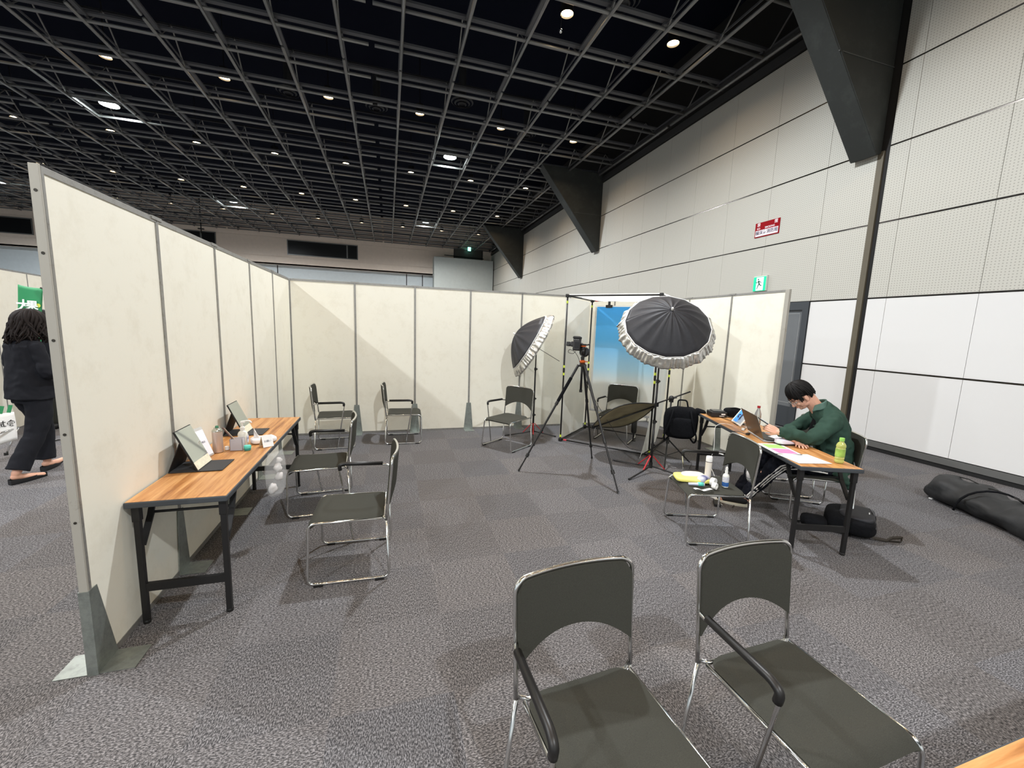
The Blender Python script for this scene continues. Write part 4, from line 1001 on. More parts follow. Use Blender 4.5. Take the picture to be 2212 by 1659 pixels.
for i, (a, b, r_) in enumerate(((.80, .30, .2), (.84, .33, -.3))):
    p = onR(a, b, Z2+.0135+.001*i)
    tag(MB().prism([(-.07, -.05), (.07, -.05), (.07, .05), (-.07, .05)], .0006, T_(p) @ rotz(RT+r_)).ob('note_slip', PAPER), ['white slip of paper on the laptop keyboard, lower one', 'white slip of paper on the laptop keyboard, upper one'][i], 'paper slip', 'slips on the laptop')
t = thing('label_printer', 'white handheld label printer with a black underside on the right table', 'label printer', onR(.612, .262, Z2), RT+.17)
bag_blob(MB(), (0, 0, .030), (.20, .085, .05), Matrix.Identity(3), 24, 12, .45, .004, 2).ob('white_shell', mat('device_white', (228, 222, 236), .4), t, smooth=True)
MB().bb((-.092, -.04, 0), (.092, .04, .012)).ob('black_underside', BLKPL, t, bev=.004)
MB().tube(fillet([(-.07, 0, .052), (0, .02, .060), (.08, 0, .048)], .03), .004, 6).ob('black_cord', BLKPL, t)
TEA = mat('green_tea', (208, 214, 120), .12, trans=.35, emit=None)
lathe_thing('tea_bottle', 'plastic bottle of green tea with a green cap on the right table corner', 'bottle', onR(.125, .375, Z2), [
    ('bottle_body', [(.026, 0), (.031, .006), (.031, .022), (.028, .026), (.031, .032), (.031, .045), (.028, .05), (.031, .056), (.031, .068), (.028, .073), (.031, .079), (.031, .092), (.028, .097), (.031, .103), (.031, .115), (.028, .12), (.032, .128), (.031, .142), (.024, .156), (.014, .168), (.0135, .176)], TEA),
    ('green_cap', [(.0165, .174), (.0165, .196), (.0155, .198)], mat('cap_green', (140, 196, 84), .4))], n=26)
bpy.context.view_layer.update()
tb_ = [o for o in bpy.data.objects if o.get('category') == 'bottle'][-1]
MB().lathe([(.0318, .052), (.0318, .112)], 26, capb=False, capt=False).ob('bottle_label', mat('tea_label', (150, 186, 84), .4, nscale=25, namt=.25), tb_, smooth=True)
# hubs and cables
tag(MB().prism([(-.045, -.013), (.045, -.013), (.045, .013), (-.045, .013)], .012, T_(onR(1.12, .13, Z2)) @ rotz(RT+1.1)).ob('usb_hub', WHITE, bev=.003), 'small white hub lying on the right table before the tablet', 'hub')
tag(MB().prism([(-.03, -.014), (.03, -.014), (.03, .014), (-.03, .014)], .012, T_(onR(.93, .085, Z2)) @ rotz(RT+.8)).ob('card_reader', BLKPL, bev=.003), 'small black card reader by the laptop hinge', 'card reader')
def cable(name, label, pts, m_, r=.0028, fr=.06):
    tag(MB().tube(fillet(pts, fr, 6), r, 6).ob(name, m_, smooth=True), label, 'cable', 'cables around the right table')
zc = Z2+.004
cable('charging_cable', 'white cable dropping from the tablet over the table edge to the carpet', [onR(1.26, .10, zc), onR(1.30, .02, zc+.02), onR(1.33, -.06, .70), onR(1.20, -.10, .45), onR(1.30, -.10, .30), onR(1.05, -.12, .20), onR(1.2, -.13, .06), onR(1.02, -.14, .006), onR(.85, -.12, .006)], WHITE)
cable('charging_cable', 'white cable looping across the right table top to the hub', [onR(1.29, .20, zc), onR(1.22, .22, zc+.01), onR(1.16, .17, zc), onR(1.13, .14, zc)], WHITE)
cable('usb_cable', 'black cable between the card reader and the table edge', [onR(.92, .08, zc), onR(1.0, .04, zc), onR(1.04, -.01, zc), onR(1.03, -.02, .66), onR(1.10, -.03, .60), onR(1.08, .03, .64)], BLKPL)
cable('usb_cable', 'black cable trailing along the table top to the printer', [onR(1.14, .16, zc), onR(1.3, .26, zc), onR(1.5, .22, zc), onR(1.68, .16, zc)], BLKPL)
cable('floor_cable', 'white cable coiled on the carpet under the right table', [onR(1.0, -.10, .006), onR(1.15, .0, .006), onR(1.3, -.05, .006), onR(1.25, .15, .006), onR(1.05, .12, .006), onR(.95, .02, .006)], WHITE)
cable('floor_cable', 'black cable lying on the carpet under the right table', [onR(.8, -.05, .005), onR(1.0, .1, .005), onR(1.3, .0, .005), onR(1.55, .1, .005), onR(1.7, -.2, .005)], BLKPL)
t = thing('power_strip', 'white power strip on the carpet behind the loaded chair', 'power strip', onR(1.02, -.12, 0), RT+.4)
MB().bb((-.02, -.08, 0), (.02, .08, .028)).ob('strip_body', WHITE, t, bev=.006)
for k in (-1, 0, 1): MB().bb((-.010, .045*k-.008, .028), (.010, .045*k+.008, .029)).ob('socket', mat('socket_grey', (90, 90, 88), .5), t)
t = thing('power_adapter', 'black power adapter brick on the carpet near the right table leg', 'adapter', onR(.86, -.17, 0), RT-.3)
MB().bb((-.03, -.06, 0), (.03, .06, .032)).ob('brick', BLKPL, t, bev=.006)

# ================================================================ THINGS ON THE LOADED CHAIR
ZS = .428
t = pouch((3.80, -3.66, ZS-.004), (.28, .18, .036), math.radians(-25), mat('packet_yellow', (240, 230, 122), .5, nscale=5, namt=.12), 'wipes_packet', 'yellow wipes packet on the loaded chair seat', 'wipes packet', seed=11, k=.4)
bag_blob(MB(), (.02, .04, .032), (.20, .11, .04), Matrix.Rotation(.15, 3, 'Z'), 20, 10, .6, .02, 4).ob('pulled_wipe', mat('wipe_cream', (238, 232, 206), .9), t, smooth=True)
t = thing('toothpaste_tube', 'blue and white tube with a teal cap on the loaded chair', 'tube', (3.745, -3.80, ZS), math.radians(-22))
MB().tube([(-.075, 0, .014), (.05, 0, .016)], [.010, .0145], 12).ob('tube_body', mat('tube_blue_white', (206, 212, 236), .4, nscale=18, namt=.25), t, smooth=True)
MB().tube([(.0, 0, .0165), (.042, 0, .0165)], .0165, 14).ob('teal_band', mat('jar_teal', (92, 206, 190)), t, smooth=True)
for i, (x, y, lab, r) in enumerate(((3.835, -3.885, 'white tape roll standing at the front of the loaded chair', .026), (3.875, -3.825, 'larger white roll behind the small tape roll on the loaded chair', .034))):
    t = thing('tape_roll', lab, 'tape roll', (x, y, ZS+r), math.radians(20), 'white rolls on the loaded chair')
    MB().lathe([(r, -.016), (r, .016), (r*.55, .016), (r*.55, -.016), (r, -.016)], 24, frame((0, 0, 0), (1, 0, 0), (0, 0, 1)), False, False).ob('roll', WHITE, t, smooth='auto')
def strip_f(u, v):
    return (3.80-.16*u, -3.90-.0*v+.028*(v-.5)-.02*math.sin(u*5), ZS+.005+.018*abs(math.sin(u*5.2))*(1-u*.3))
tag(MB().sheet(strip_f, 18, 3, .001).ob('loose_tape_strip', PAPER, smooth=True), 'loose curled white strip at the front edge of the loaded chair', 'tape strip')
tag(bag_blob(MB(), (3.86, -3.735, ZS+.028), (.11, .07, .05), Matrix.Rotation(.3, 3, 'Z'), 20, 12, .6, .03, 6).ob('striped_pouch', ramp_mat('pouch_stripes', 0, [(0, (225, 225, 235)), (.5, (70, 74, 120)), (1, (225, 225, 235))], .6, 3.80, 3.92), smooth=True), 'small navy and white pouch beside the rolls on the loaded chair', 'pouch')
lathe_thing('aerosol_can', 'tall white aerosol can leaning at the chair back', 'spray can', (3.93, -3.70, ZS-.002), [('can_body', [(.024, 0), (.026, .004), (.026, .165)], mat('can_ivory', (228, 220, 208), .35)), ('dark_ring', [(.0265, .163), (.0265, .168)], mat('ring_dark', (70, 50, 48), .5)), ('white_cap', [(.026, .168), (.026, .205), (.023, .212)], WHITE)])
t = lathe_thing('spray_bottle', 'small white spray bottle with a blue label on the loaded chair', 'spray bottle', (3.965, -3.86, ZS-.002), [('bottle_body', [(.023, 0), (.025, .004), (.025, .095), (.020, .108), (.011, .114)], WH2), ('spray_head', [(.011, .112), (.012, .135), (.009, .15), (.011, .158), (.006, .172)], WHITE)])
for z0, z1, m_ in ((.01, .045, mat('label_deep_blue', (44, 92, 156), .5, nscale=50, namt=.3)), (.05, .09, mat('label_grey_white', (206, 206, 214), .5, nscale=90, namt=.2))):
    MB().lathe([(.0254, z0), (.0254, z1)], 20, capb=False, capt=False).ob('bottle_label', m_, t, smooth=True)

# ================================================================ BAGS ON THE CARPET
Rk = Matrix.Rotation(math.radians(32), 3, 'Z')
t = thing('backpack', 'black backpack lying flat on the carpet under the right table', 'backpack', (5.22, -4.03, 0), 0)
bag_blob(MB(), (0, 0, .085), (.47, .36, .165), Rk @ Matrix.Rotation(.05, 3, 'Y'), 30, 16, .5, .014, 1).ob('body', BLKCL, t, smooth=True)
bag_blob(MB(), Rk@V(-.02, -.04, .165), (.36, .24, .045), Rk, 26, 10, .5, .008, 3).ob('front_pocket', mat('bag_panel', (30, 31, 36), .7, nscale=40, namt=.2), t, smooth=True)
bag_blob(MB(), (-.30, .10, .06), (.20, .20, .11), Rk, 22, 12, .7, .04, 7).ob('strap_bundle', BLKCL, t, smooth=True)
MB().tube(fillet([Rk@V(-.13, -.17, .10), Rk@V(-.02, -.15, .19), Rk@V(.16, -.12, .18), Rk@V(.25, -.05, .11)], .05), .005, 6).ob('zip_seam', mat('zip_grey', (58, 58, 62), .4), t)
MB().box(Rk@V(-.02, -.12, .186), (.05, .008, .006), Rk).ob('metal_pull', CHROME, t)
def webf(u, v):
    p = [V(5.10, -4.20, .06), V(5.20, -4.25, .025), V(5.28, -4.29, .014), V(5.38, -4.27, .016), V(5.44, -4.30, .025), V(5.37, -4.335, .014), V(5.27, -4.31, .022)]
    k = u*(len(p)-1); i = min(int(k), len(p)-2); f = k-i; q = p[i].lerp(p[i+1], f); d = (p[i+1]-p[i]); n_ = V(-d.y, d.x, .02).normalized()
    return q + V(0, 0, .018)*(v-.5)+n_*.012*(v-.5)+V(0, 0, .004)
MB().xf(Matrix()).sheet(lambda u, v: webf(u, v)-V(5.22, -4.03, 0), 30, 2, .002).ob('loose_strap', mat('webbing_olive', (44, 38, 30), .7), t, smooth=True)
# long equipment bag by the wall
LA0, LA1 = V(7.10, -3.70, 0), V(6.10, -5.62, 0); ld = (LA1-LA0).normalized(); lw = V(-ld.y, ld.x, 0)
t = thing('long_equipment_bag', 'long black equipment bag lying on the carpet along the right wall', 'equipment bag', (0, 0, 0))
rs = []
L_ = (LA1-LA0).length
for i in range(42):
    k = i/41; e = min(1, (k*L_/.10+.06))**.5*min(1, ((1-k)*L_/.10+.06))**.5
    c = LA0+ld*L_*k + lw*.05*math.sin(k*5); w_ = (.225+.03*math.sin(k*9+1))*e; h = (.235+.03*math.sin(k*13))*e; ring = []
    for j in range(26):
        th = 2*PI*j/26; x = math.copysign(abs(math.cos(th))**.8, math.cos(th)); z = math.sin(th)
        z = max(z, -.85); p = c + lw*w_*x + V(0, 0, h*.5*(1+z/.85*.98 if z < 0 else 1+z))
        r_ = noise.noise(V(k*14, th*1.2, 3))*.035 + noise.noise(V(k*32+5, th*2.5, 1))*.022 + .012*math.sin(k*40+3*math.sin(th*2))
        ring.append(p+(lw*x+V(0, 0, max(0, z)))*r_)
    rs.append(ring)
MB().rings(rs).ob('bag_shell', mat('bag_nylon', (40, 41, 42), .6, spec=.35, bump=.15, bscale=20), t, smooth=True)
for k, a in ((.28, .0), (.62, .1)):
    c = LA0+ld*L_*k
    MB().tube([c+lw*(.245*math.cos(x))+ld*(.10*math.cos(x+a))+V(0, 0, .03+.255*math.sin(x)) for x in [PI*i/12 for i in range(13)]], .010, 6).ob('webbing_strap', BLKCL, t, smooth=True)
MB().tube([LA0+ld*L_*(.05+.88*i/20)+lw*(.05*math.sin(5*(.05+.88*i/20))+.05+.01*math.sin(i))+V(0, 0, .262+.01*math.sin(i*1.7)) for i in range(21)], .006, 6).ob('zip_line', BLKPL, t, smooth=True)
tag(MB().box((6.90, -3.74, .006), (.05, .03, .012)).ob('bag_tag', WHITE), 'small white tag beside the long black bag', 'tag')

# ================================================================ PEOPLE
SKIN = mat('skin', (214, 164, 140), .5, spec=.35, nscale=9, namt=.05)
SKIN.node_tree.nodes['Principled BSDF'].inputs['Subsurface Weight'].default_value = .08
HAIR = mat('hair_black', (13, 11, 11), .62, spec=.25, nscale=90, namt=.4)
HAIRB = mat('hair_dark_brown', (24, 17, 15), .7, spec=.2, nscale=70, namt=.4)
def head_geo(q, M_, female=False):
    """head around the origin of M_: +X its right, +Y the face, +Z the crown"""
    h = MB()
    h.ball((0, -.012, .028), (.074, .094, .092), 26, 18)            # skull
    h.ball((0, .018, -.030), (.062, .070, .080), 24, 16)            # face mass
    h.ball((0, .040, -.082), (.040, .040, .030), 18, 12)            # jaw, chin
    h.ball((0, .072, -.092), (.016, .014, .014), 12, 8)
    h.ball((-.040, .010, -.066), (.020, .040, .026), 12, 8); h.ball((.040, .010, -.066), (.020, .040, .026), 12, 8)
    h.limb([(0, .084, .012), (0, .100, -.018), (0, .106, -.032)], [.008, .010, .013], 12)   # nose
    for s in (-1, 1):
        h.ball((s*.012, .094, -.036), (.008, .009, .007), 10, 7)
        h.limb([(s*.012, .088, .020), (s*.034, .086, .024), (s*.056, .066, .016)], [.007, .009, .006], 10)  # brow
        h.ball((s*.036, .066, -.026), (.020, .020, .020), 12, 8)     # cheekbone
        h.ball((s*.078, -.004, -.012), (.008, .018, .030), 12, 9)    # ear
        h.ball((s*.077, .002, -.038), (.007, .010, .010), 10, 7)
    h.ball((0, .087, -.062), (.021, .010, .006), 12, 8); h.ball((0, .084, -.071), (.018, .010, .006), 12, 8)   # lips
    h.xf(M_); q.add(h.v, h.f)
def face_parts(t, body, M_, glasses=False):
    for s in (-1, 1):
        MB().ball((s*.031, .073, .0), (.0125, .0125, .011), 14, 10).xf(M_).ob('eye', mat('eye_white', (225, 218, 212), .25), t, smooth=True)
        MB().ball((s*.031, .0815, -.002), (.0055, .005, .0055), 12, 8).xf(M_).ob('iris', mat('iris_dark', (30, 20, 16), .2), t, smooth=True)
        MB().limb([(s*.016, .088, -.0035+.012), (s*.032, .0875, .012), (s*.048, .078, .008)], [.003, .0035, .003], 8).xf(M_).ob('upper_eyelid', SKIN, t, smooth=True)
        MB().limb([(s*.014, .094, .024), (s*.032, .094, .031), (s*.054, .078, .024)], [.0035, .005, .003], 8).xf(M_).ob('eyebrow', HAIR, t, smooth=True)
    MB().ball((0, .0925, -.0655), (.019, .006, .0045), 14, 8).xf(M_).ob('lips', mat('lips', (176, 108, 98), .45), t, smooth=True)
def locks(q, M_, starts, lenf, r0, rx=(.083, .102, .100), c=(0, -.012, .030), seed=0, wave=0.0, out=1.0, steps=9):
    """strands that leave the crown and follow the skull, then hang"""
    rnd = random.Random(seed)
    for i in range(starts):
        a = 2*PI*(i+rnd.random()*.7)/starts; L = lenf(a, rnd)
        if L <= 0: continue
        lift = 1.0+.05*rnd.random()*out; pts, rad = [], []
        a0 = a
        for k in range(steps+1):
            f = k/steps; ph = f*L
            aa = a0 + wave*math.sin(f*7+i)*.25*f
            if ph < PI/2*1.06:
                p = V(rx[0]*lift*math.sin(ph)*math.sin(aa), rx[1]*lift*math.sin(ph)*math.cos(aa), rx[2]*lift*math.cos(ph))
            else:
                d = (ph-PI/2*1.06)*.105
                p = V(rx[0]*lift*math.sin(aa)*(1+.15*out*d/.2), rx[1]*lift*math.cos(aa)*(1+.15*out*d/.2), -.006-d)
                p += V(math.sin(i*1.7+f*11), math.cos(i*2.1+f*9), 0)*wave*.010
            pts.append(p+Vector(c)); rad.append(r0*(1-.65*max(0, f-.45)/.55)*(1 if k else .7))
        h = MB().tube(pts, rad, 6); h.xf(M_); q.add(h.v, h.f)
def hand(q, w, d, nrm, side, curls, sc=1.0, spread=.10, thumb=(.55, .25)):
    """w wrist, d towards fingertips, nrm back of the hand, side: +1 thumb towards d x nrm. curls per finger (rad)"""
    w = Vector(w); d = Vector(d).normalized(); nrm = Vector(nrm); nrm = (nrm-d*nrm.dot(d)).normalized(); l = d.cross(nrm)*side
    K = []
    for i, (o, Lf, r) in enumerate(((.028, .072, .0088), (.009, .080, .0090), (-.010, .074, .0086), (-.028, .058, .0078))):
        k = w + d*(.088-.004*abs(i-1))*sc + l*o*sc; K.append(k)
        q.limb([w+l*o*.5*sc, w+d*.05*sc+l*o*.9*sc, k], [.0145*sc, .0135*sc, r*1.15*sc], 10)
        dd = (d + l*spread*(1.2-i*.8)).normalized(); p = k; c = curls[i]; ch = [p]; 
        ang = 0
        for j, f in enumerate((.45, .32, .23)):
            ang += c*(.6, 1.0, .7)[j]
            v = dd*math.cos(ang) - nrm*math.sin(ang); p = p + v*Lf*f*sc; ch.append(p)
        q.limb(ch, [r*sc, r*.93*sc, r*.86*sc, r*.70*sc], 10, 3)
    a, b = thumb
    t0 = w+d*.018*sc+l*.020*sc; t1 = t0+(d*.75+l*.66-nrm*b*.5).normalized()*.040*sc; t2 = t1+(d*a*1.6+l*.35-nrm*b).normalized()*.032*sc; t3 = t2+(d*a*1.8+l*.1-nrm*b).normalized()*.026*sc
    q.limb([t0, t1, t2, t3], [.0145*sc, .0120*sc, .0100*sc, .0078*sc], 10, 3)
    return K
def torso(q, rows, n=28, p=.82):
    rs = []
    for (c, a, b, tilt) in rows:      # centre, half width, half depth, forward tilt
        c = Vector(c); Rm = Matrix.Rotation(-tilt, 3, 'X'); ring = []
        for j in range(n):
            th = 2*PI*j/n; x = math.copysign(abs(math.cos(th))**p, math.cos(th))*a; y = math.copysign(abs(math.sin(th))**p, math.sin(th))*b
            ring.append(c+Rm@V(x, y, 0))
        rs.append(ring)
    return q.rings(rs)
def folds(q, amp, f, seed=0):
    q.v = [p + Vector((noise.noise(p*f+V(seed, 0, 0)), noise.noise(p*f+V(0, seed, 5)), noise.noise(p*f+V(9, 0, seed))))*amp for p in q.v]; return q
NV = lambda *a: [Vector(p) for p in a]

# ---- seated man
t = thing('person', 'man in green shirt jacket and glasses seated at the right table with a phone', 'person', (5.159, -3.70, 0), math.radians(59))
MAN = t
HM = T_((.0, .185, 1.128)) @ rotz(.10) @ rotx(-.82)
b = MB()
head_geo(b, HM)
b.limb([(0, .0, .98), (0, .065, 1.05), HM @ V(0, -.035, -.055)], [.064, .058, .060], 16)
torso(b, [((0, -.11, .46), .155, .115, .1), ((0, -.125, .58), .145, .10, .05), ((0, -.115, .70), .14, .095, -.0), ((0, -.085, .82), .155, .10, .2), ((0, -.045, .93), .14, .085, .4), ((0, -.010, .985), .08, .055, .5)])
LW, RW = V(-.275, .425, .822), V(-.215, .245, .740)
b.limb([(-.165, -.03, .945), (-.235, .165, .755), (-.265, .32, .775), LW], [.040, .034, .032, .026])
b.limb([(.165, -.03, .945), (.185, .165, .752), (.02, .20, .748), RW], [.040, .034, .032, .026])
b.limb([(-.09, -.08, .50), (-.13, .32, .50), (-.05, .47, .27), (-.01, .56, .09)], [.085, .058, .048, .036]); b.limb([(.09, -.08, .50), (.10, .32, .52), (.13, .46, .28), (.15, .56, .09)], [.085, .058, .048, .036])
b.limb([(-.015, .55, .065), (.0, .66, .045), (.02, .76, .035)], [.034, .034, .026]); b.limb([(.15, .55, .065), (.165, .66, .045), (.185, .75, .035)], [.034, .034, .026])
hand(b, LW, V(.42, .75, .28), V(-.75, .45, .25), -1, (.55, .6, .65, .7), .92, .06, (.5, .45))
hand(b, RW, V(-.95, .16, -.07), V(0, -.05, 1), -1, (.10, .12, .14, .16), .95, .16, (.5, .1))
b.ob('body', SKIN, t, rem=.0042, sm=3)
face_parts(t, None, HM)
q = MB()
def manlen(a, rnd):     # a = 0 is the face
    f = abs((a+PI) % (2*PI)-PI)
    if f < .62: return 1.38+.16*rnd.random()
    if f < 1.0: return 1.66+.16*rnd.random()
    if f < 1.30: return 1.95+.2*rnd.random()
    if f < 1.75: return 1.66+.10*rnd.random()
    return 2.15+.15*rnd.random()
for k, (n_, r_) in enumerate(((64, .0125), (52, .013), (36, .014))):
    locks(q, HM, n_, (lambda a, rnd, k=k: manlen(a, rnd)*(1, .93, .80)[k]), r_, rx=(.080+.004*k, .099+.004*k, .097+.006*k), seed=k+1, out=.8)
q.add(MB().ball((0, -.020, .040), (.079, .094, .092), 24, 14).xf(HM).v, MB().ball((0, -.02, .04), (.079, .094, .092), 24, 14).f)
q.ob('hair', HAIR, t, smooth=True)
GL = mat('glasses_metal', (196, 192, 186), .2, .9)
g = MB()
for s in (-1, 1):
    g.tube([V(s*.033+.021*math.cos(2*PI*i/20), .101-.010*abs(math.cos(2*PI*i/20) if s*math.cos(2*PI*i/20) > 0 else 0)*.6, -.004+.019*math.sin(2*PI*i/20)) for i in range(20)], .0014, 6, closed=True)
    g.tube([(s*.054, .095, .0), (s*.074, .05, .0), (s*.078, .0, -.004)], .0013, 6)
g.tube([(-.012, .102, .0), (0, .106, .003), (.012, .102, .0)], .0014, 6)
go = g.xf(HM).ob('glasses', GL, t, smooth=True)
for s in (-1, 1): MB().lathe([(.0205, 0), (.0205, .0008)], 20, HM @ frame((s*.033, .1, -.004), (1, 0, 0), (0, 0, 1))).ob('glasses_lens', mat('lens_clear', (240, 244, 246), .05, alpha=.18), go)
# green overshirt
GRN = mat('shirt_green', (48, 70, 60), .85, spec=.15, nscale=5, namt=.08, bump=.2, bscale=14)
q = MB()
torso(q, [((0, -.135, .455), .20, .155, .12), ((0, -.145, .52), .19, .145, .10), ((0, -.14, .62), .178, .135, .05), ((0, -.125, .74), .172, .125, .05), ((0, -.095, .84), .18, .125, .25), ((0, -.055, .945), .182, .112, .45), ((0, -.010, 1.005), .145, .090, .55), ((0, .025, 1.055), .088, .070, .6)])
q.limb([(-.15, -.035, .935), (-.195, .03, .88), (-.245, .160, .775), (-.262, .26, .800), (-.276, .345, .814), (-.279, .40, .822)], [.075, .070, .060, .052, .046, .043], 18)
q.limb([(.15, -.035, .935), (.175, .05, .86), (.195, .160, .765), (.11, .185, .763), (-.04, .215, .752), (-.165, .236, .748)], [.075, .068, .058, .050, .040, .036], 18)
q.limb([(-.13, -.12, .50), (-.19, -.16, .42), (-.20, -.20, .36)], [.07, .05, .03]); q.limb([(.13, -.12, .50), (.18, -.16, .44)], [.07, .05])
folds(q, .012, 9, 3)
jk = q.ob('shirt_jacket', GRN, t, rem=.0075, sm=2, disp=(.016, .11))
def collar(s):
    def f(u, v):
        a = (-.15+u*1.25)*PI*.5*1.0
        x = s*math.sin(a)*(.076+.026*v); y = -math.cos(a)*(.074+.020*v)+.042
        z = 1.100 - .045*(1-math.cos(a)) + .012*(1-v) - .042*v + .0
        y += .045*(1-math.cos(a))*.55 + (.02 if u > .8 else 0)*v
        return (x, y+.012, z)
    return f
for s in (-1, 1): MB().sheet(collar(s), 14, 5, .004).ob('collar', mat('collar_green', (74, 102, 92), .8), jk, smooth=True)
MB().sheet(lambda u, v: ((u-.5)*.13*(1-.25*v), .052+.016*math.cos((u-.5)*2.4)-.035*v*v+.004, .70+.26*v), 8, 10, .004).ob('undershirt', BLKCL, t, smooth=True)
MB().prism([(0, 0), (.09, 0), (.09, .012), (0, .012)], .003, frame((-.152, .058, .865), (.95, .25, 0), (0, -.2, 1))).ob('pocket_flap', GRN, jk)
for s, p0, p1 in ((-1, V(-.276, .385, .820), V(-.279, .425, .824)), (1, V(-.15, .234, .749), V(-.190, .241, .747))):
    MB().tube([p0, p1], [.043, .0405] if s < 0 else [.038, .037], 18).ob('cuff', GRN, jk, smooth='auto')
# track trousers with side stripes
TR = mat('trousers_navy_black', (22, 24, 32), .85, spec=.15, nscale=6, namt=.15, bump=.3, bscale=16)
q = MB(); torso(q, [((0, -.11, .425), .17, .125, 0), ((0, -.11, .50), .175, .13, 0), ((0, -.12, .57), .16, .12, 0)])
q.limb([(-.09, -.08, .50), (-.115, .15, .515), (-.13, .325, .50), (-.09, .41, .37), (-.045, .49, .23), (-.015, .545, .125)], [.100, .090, .078, .068, .062, .058], 18)
q.limb([(.09, -.08, .50), (.10, .15, .525), (.10, .325, .52), (.12, .42, .38), (.135, .49, .25), (.148, .55, .125)], [.100, .090, .078, .068, .062, .058], 18)
folds(q, .012, 11, 8)
tr = q.ob('trousers', TR, t, rem=.008, sm=2, disp=(.015, .05))
LEGP = [V(-.09, -.02, .50), V(-.115, .15, .515), V(-.13, .325, .50), V(-.09, .41, .37), V(-.045, .49, .23), V(-.015, .545, .125)]; LR = [.101, .092, .080, .070, .064, .060]
for k in (-1, 0, 1):
    pts = []
    for i in range(31):
        f = i/30*(len(LEGP)-1); j = min(int(f), len(LEGP)-2); u = f-j; p = LEGP[j].lerp(LEGP[j+1], u); r_ = LR[j]+(LR[j+1]-LR[j])*u
        d = (LEGP[j+1]-LEGP[j]).normalized(); side_ = V(-1, 0, 0); side_ = (side_-d*side_.dot(d)).normalized(); dn = d.cross(side_)
        a = -.05+k*.27
        pts.append(p+(side_*math.cos(a)+dn*math.sin(a))*(r_+.003+.004*noise.noise(p*30)))
    MB().tube(pts, .0070, 6).ob('side_stripe', mat('stripe_white', (225, 220, 214), .7), tr, smooth=True)
SHB = mat('shoe_black', (18, 18, 20), .6)
for nm, h_, m1, tip in (('near', V(-.025, .53, 0), None, V(.035, .80, 0)), ('far', V(.14, .53, 0), None, V(.195, .79, 0))):
    d = (tip-h_); L = d.length; d.normalize(); l = V(-d.y, d.x, 0)
    def sole(u, k, z):
        w_ = (.030+.016*math.sin(PI*min(1, u*1.25))+.008*math.sin(PI*u*.9))*(1 if u < .9 else math.sqrt(max(.05, 1-((u-.9)/.1)**2)))
        return h_+d*L*u+l*w_*k+V(0, 0, z)
    def ring_(z, g): return [sole(u, g, z) for u in [i/14 for i in range(15)]]+[sole(u, -g, z) for u in [1-i/14 for i in range(15)]]
    o = MB().rings([ring_(.0, .95), ring_(.012, 1.05), ring_(.024, 1.0)]).ob('shoe_sole', mat('sole_cream', (232, 226, 206), .6), t, smooth='auto')
    MB().limb([h_+d*.035+V(0, 0, .055), h_+d*.13+V(0, 0, .050), h_+d*.20+V(0, 0, .042), h_+d*.245+V(0, 0, .036)], [.040, .041, .038, .026], 14).ob('shoe_upper', SHB, o, smooth=True)
for nm, w_ in (('phone', None),):
    pc = V(-.175, .505, .875)
    F_ = frame(pc, (.86, .10, .12), (-.25, .80, .48))
    t2 = thing('smartphone', 'dark smartphone held in the seated man\'s hand', 'phone', (0, 0, 0)); t2.location = (0, 0, 0)
    WM = T_((5.159, -3.70, 0)) @ rotz(math.radians(59))
    MB().prism([(-.037, -.075), (.037, -.075), (.037, .075), (-.037, .075)], .009).xf(WM @ F_).ob('case', BLKPL, t2, bev=.003)
    MB().prism([(-.033, -.070), (.033, -.070), (.033, .070), (-.033, .070)], .0006).xf(WM @ F_ @ T_((0, 0, .009))).ob('screen', mat('phone_screen', (150, 170, 190), .1, emit=(140, 160, 190), es=.4), t2)

# ---- walking woman in black
t = thing('person', 'woman with wavy dark hair in black jacket and trousers walking away, far left', 'person', (-2.14, -1.15, 0), math.radians(-26.8))
HW = T_((.015, .055, 1.525)) @ rotz(-.25) @ rotx(-.30)
b = MB(); head_geo(b, HW, True)
b.limb([(0, -.01, 1.36), (.0, .0, 1.41), HW @ V(0, -.03, -.06)], [.055, .046, .048], 14)
torso(b, [((0, 0, .84), .15, .10, 0), ((0, .0, .92), .145, .095, 0), ((0, 0, 1.05), .115, .08, 0), ((0, 0, 1.2), .13, .09, 0), ((0, -.005, 1.32), .14, .08, 0), ((0, -.005, 1.38), .08, .055, 0)])
WRw = V(.19, .27, 1.07)
b.limb([(.145, -.01, 1.32), (.20, .0, 1.07), (.20, .14, 1.05), WRw], [.042, .035, .03, .022]); hand(b, WRw, V(-.1, .9, .1), V(.5, 0, .8), -1, (.5, .55, .6, .65), .85)
WLw = V(-.16, .27, 1.08)
b.limb([(-.145, -.01, 1.32), (-.20, .02, 1.07), (-.18, .15, 1.05), WLw], [.042, .035, .03, .022]); hand(b, WLw, V(.3, .9, .0), V(-.5, 0, .8), 1, (.5, .55, .6, .65), .85)
b.limb([(.08, 0, .84), (.10, -.06, .47), (.108, -.25, .10)], [.08, .05, .033]); b.limb([(-.08, 0, .84), (-.09, .12, .47), (-.075, .10, .11)], [.08, .05, .033])
b.limb([(.107, -.26, .07), (.113, -.15, .045), (.122, -.06, .03)], [.030, .027, .020]); b.limb([(-.07, .08, .075), (-.12, .20, .055), (-.18, .29, .05)], [.030, .027, .020])
b.ob('body', SKIN, t, rem=.005, sm=3)
face_parts(t, None, HW)
q = MB()
def womlen(a, rnd):
    f = abs((a+PI) % (2*PI)-PI)
    if f < .5: return 1.35
    return 3.15+.35*rnd.random()+(.25 if f > 2 else 0)
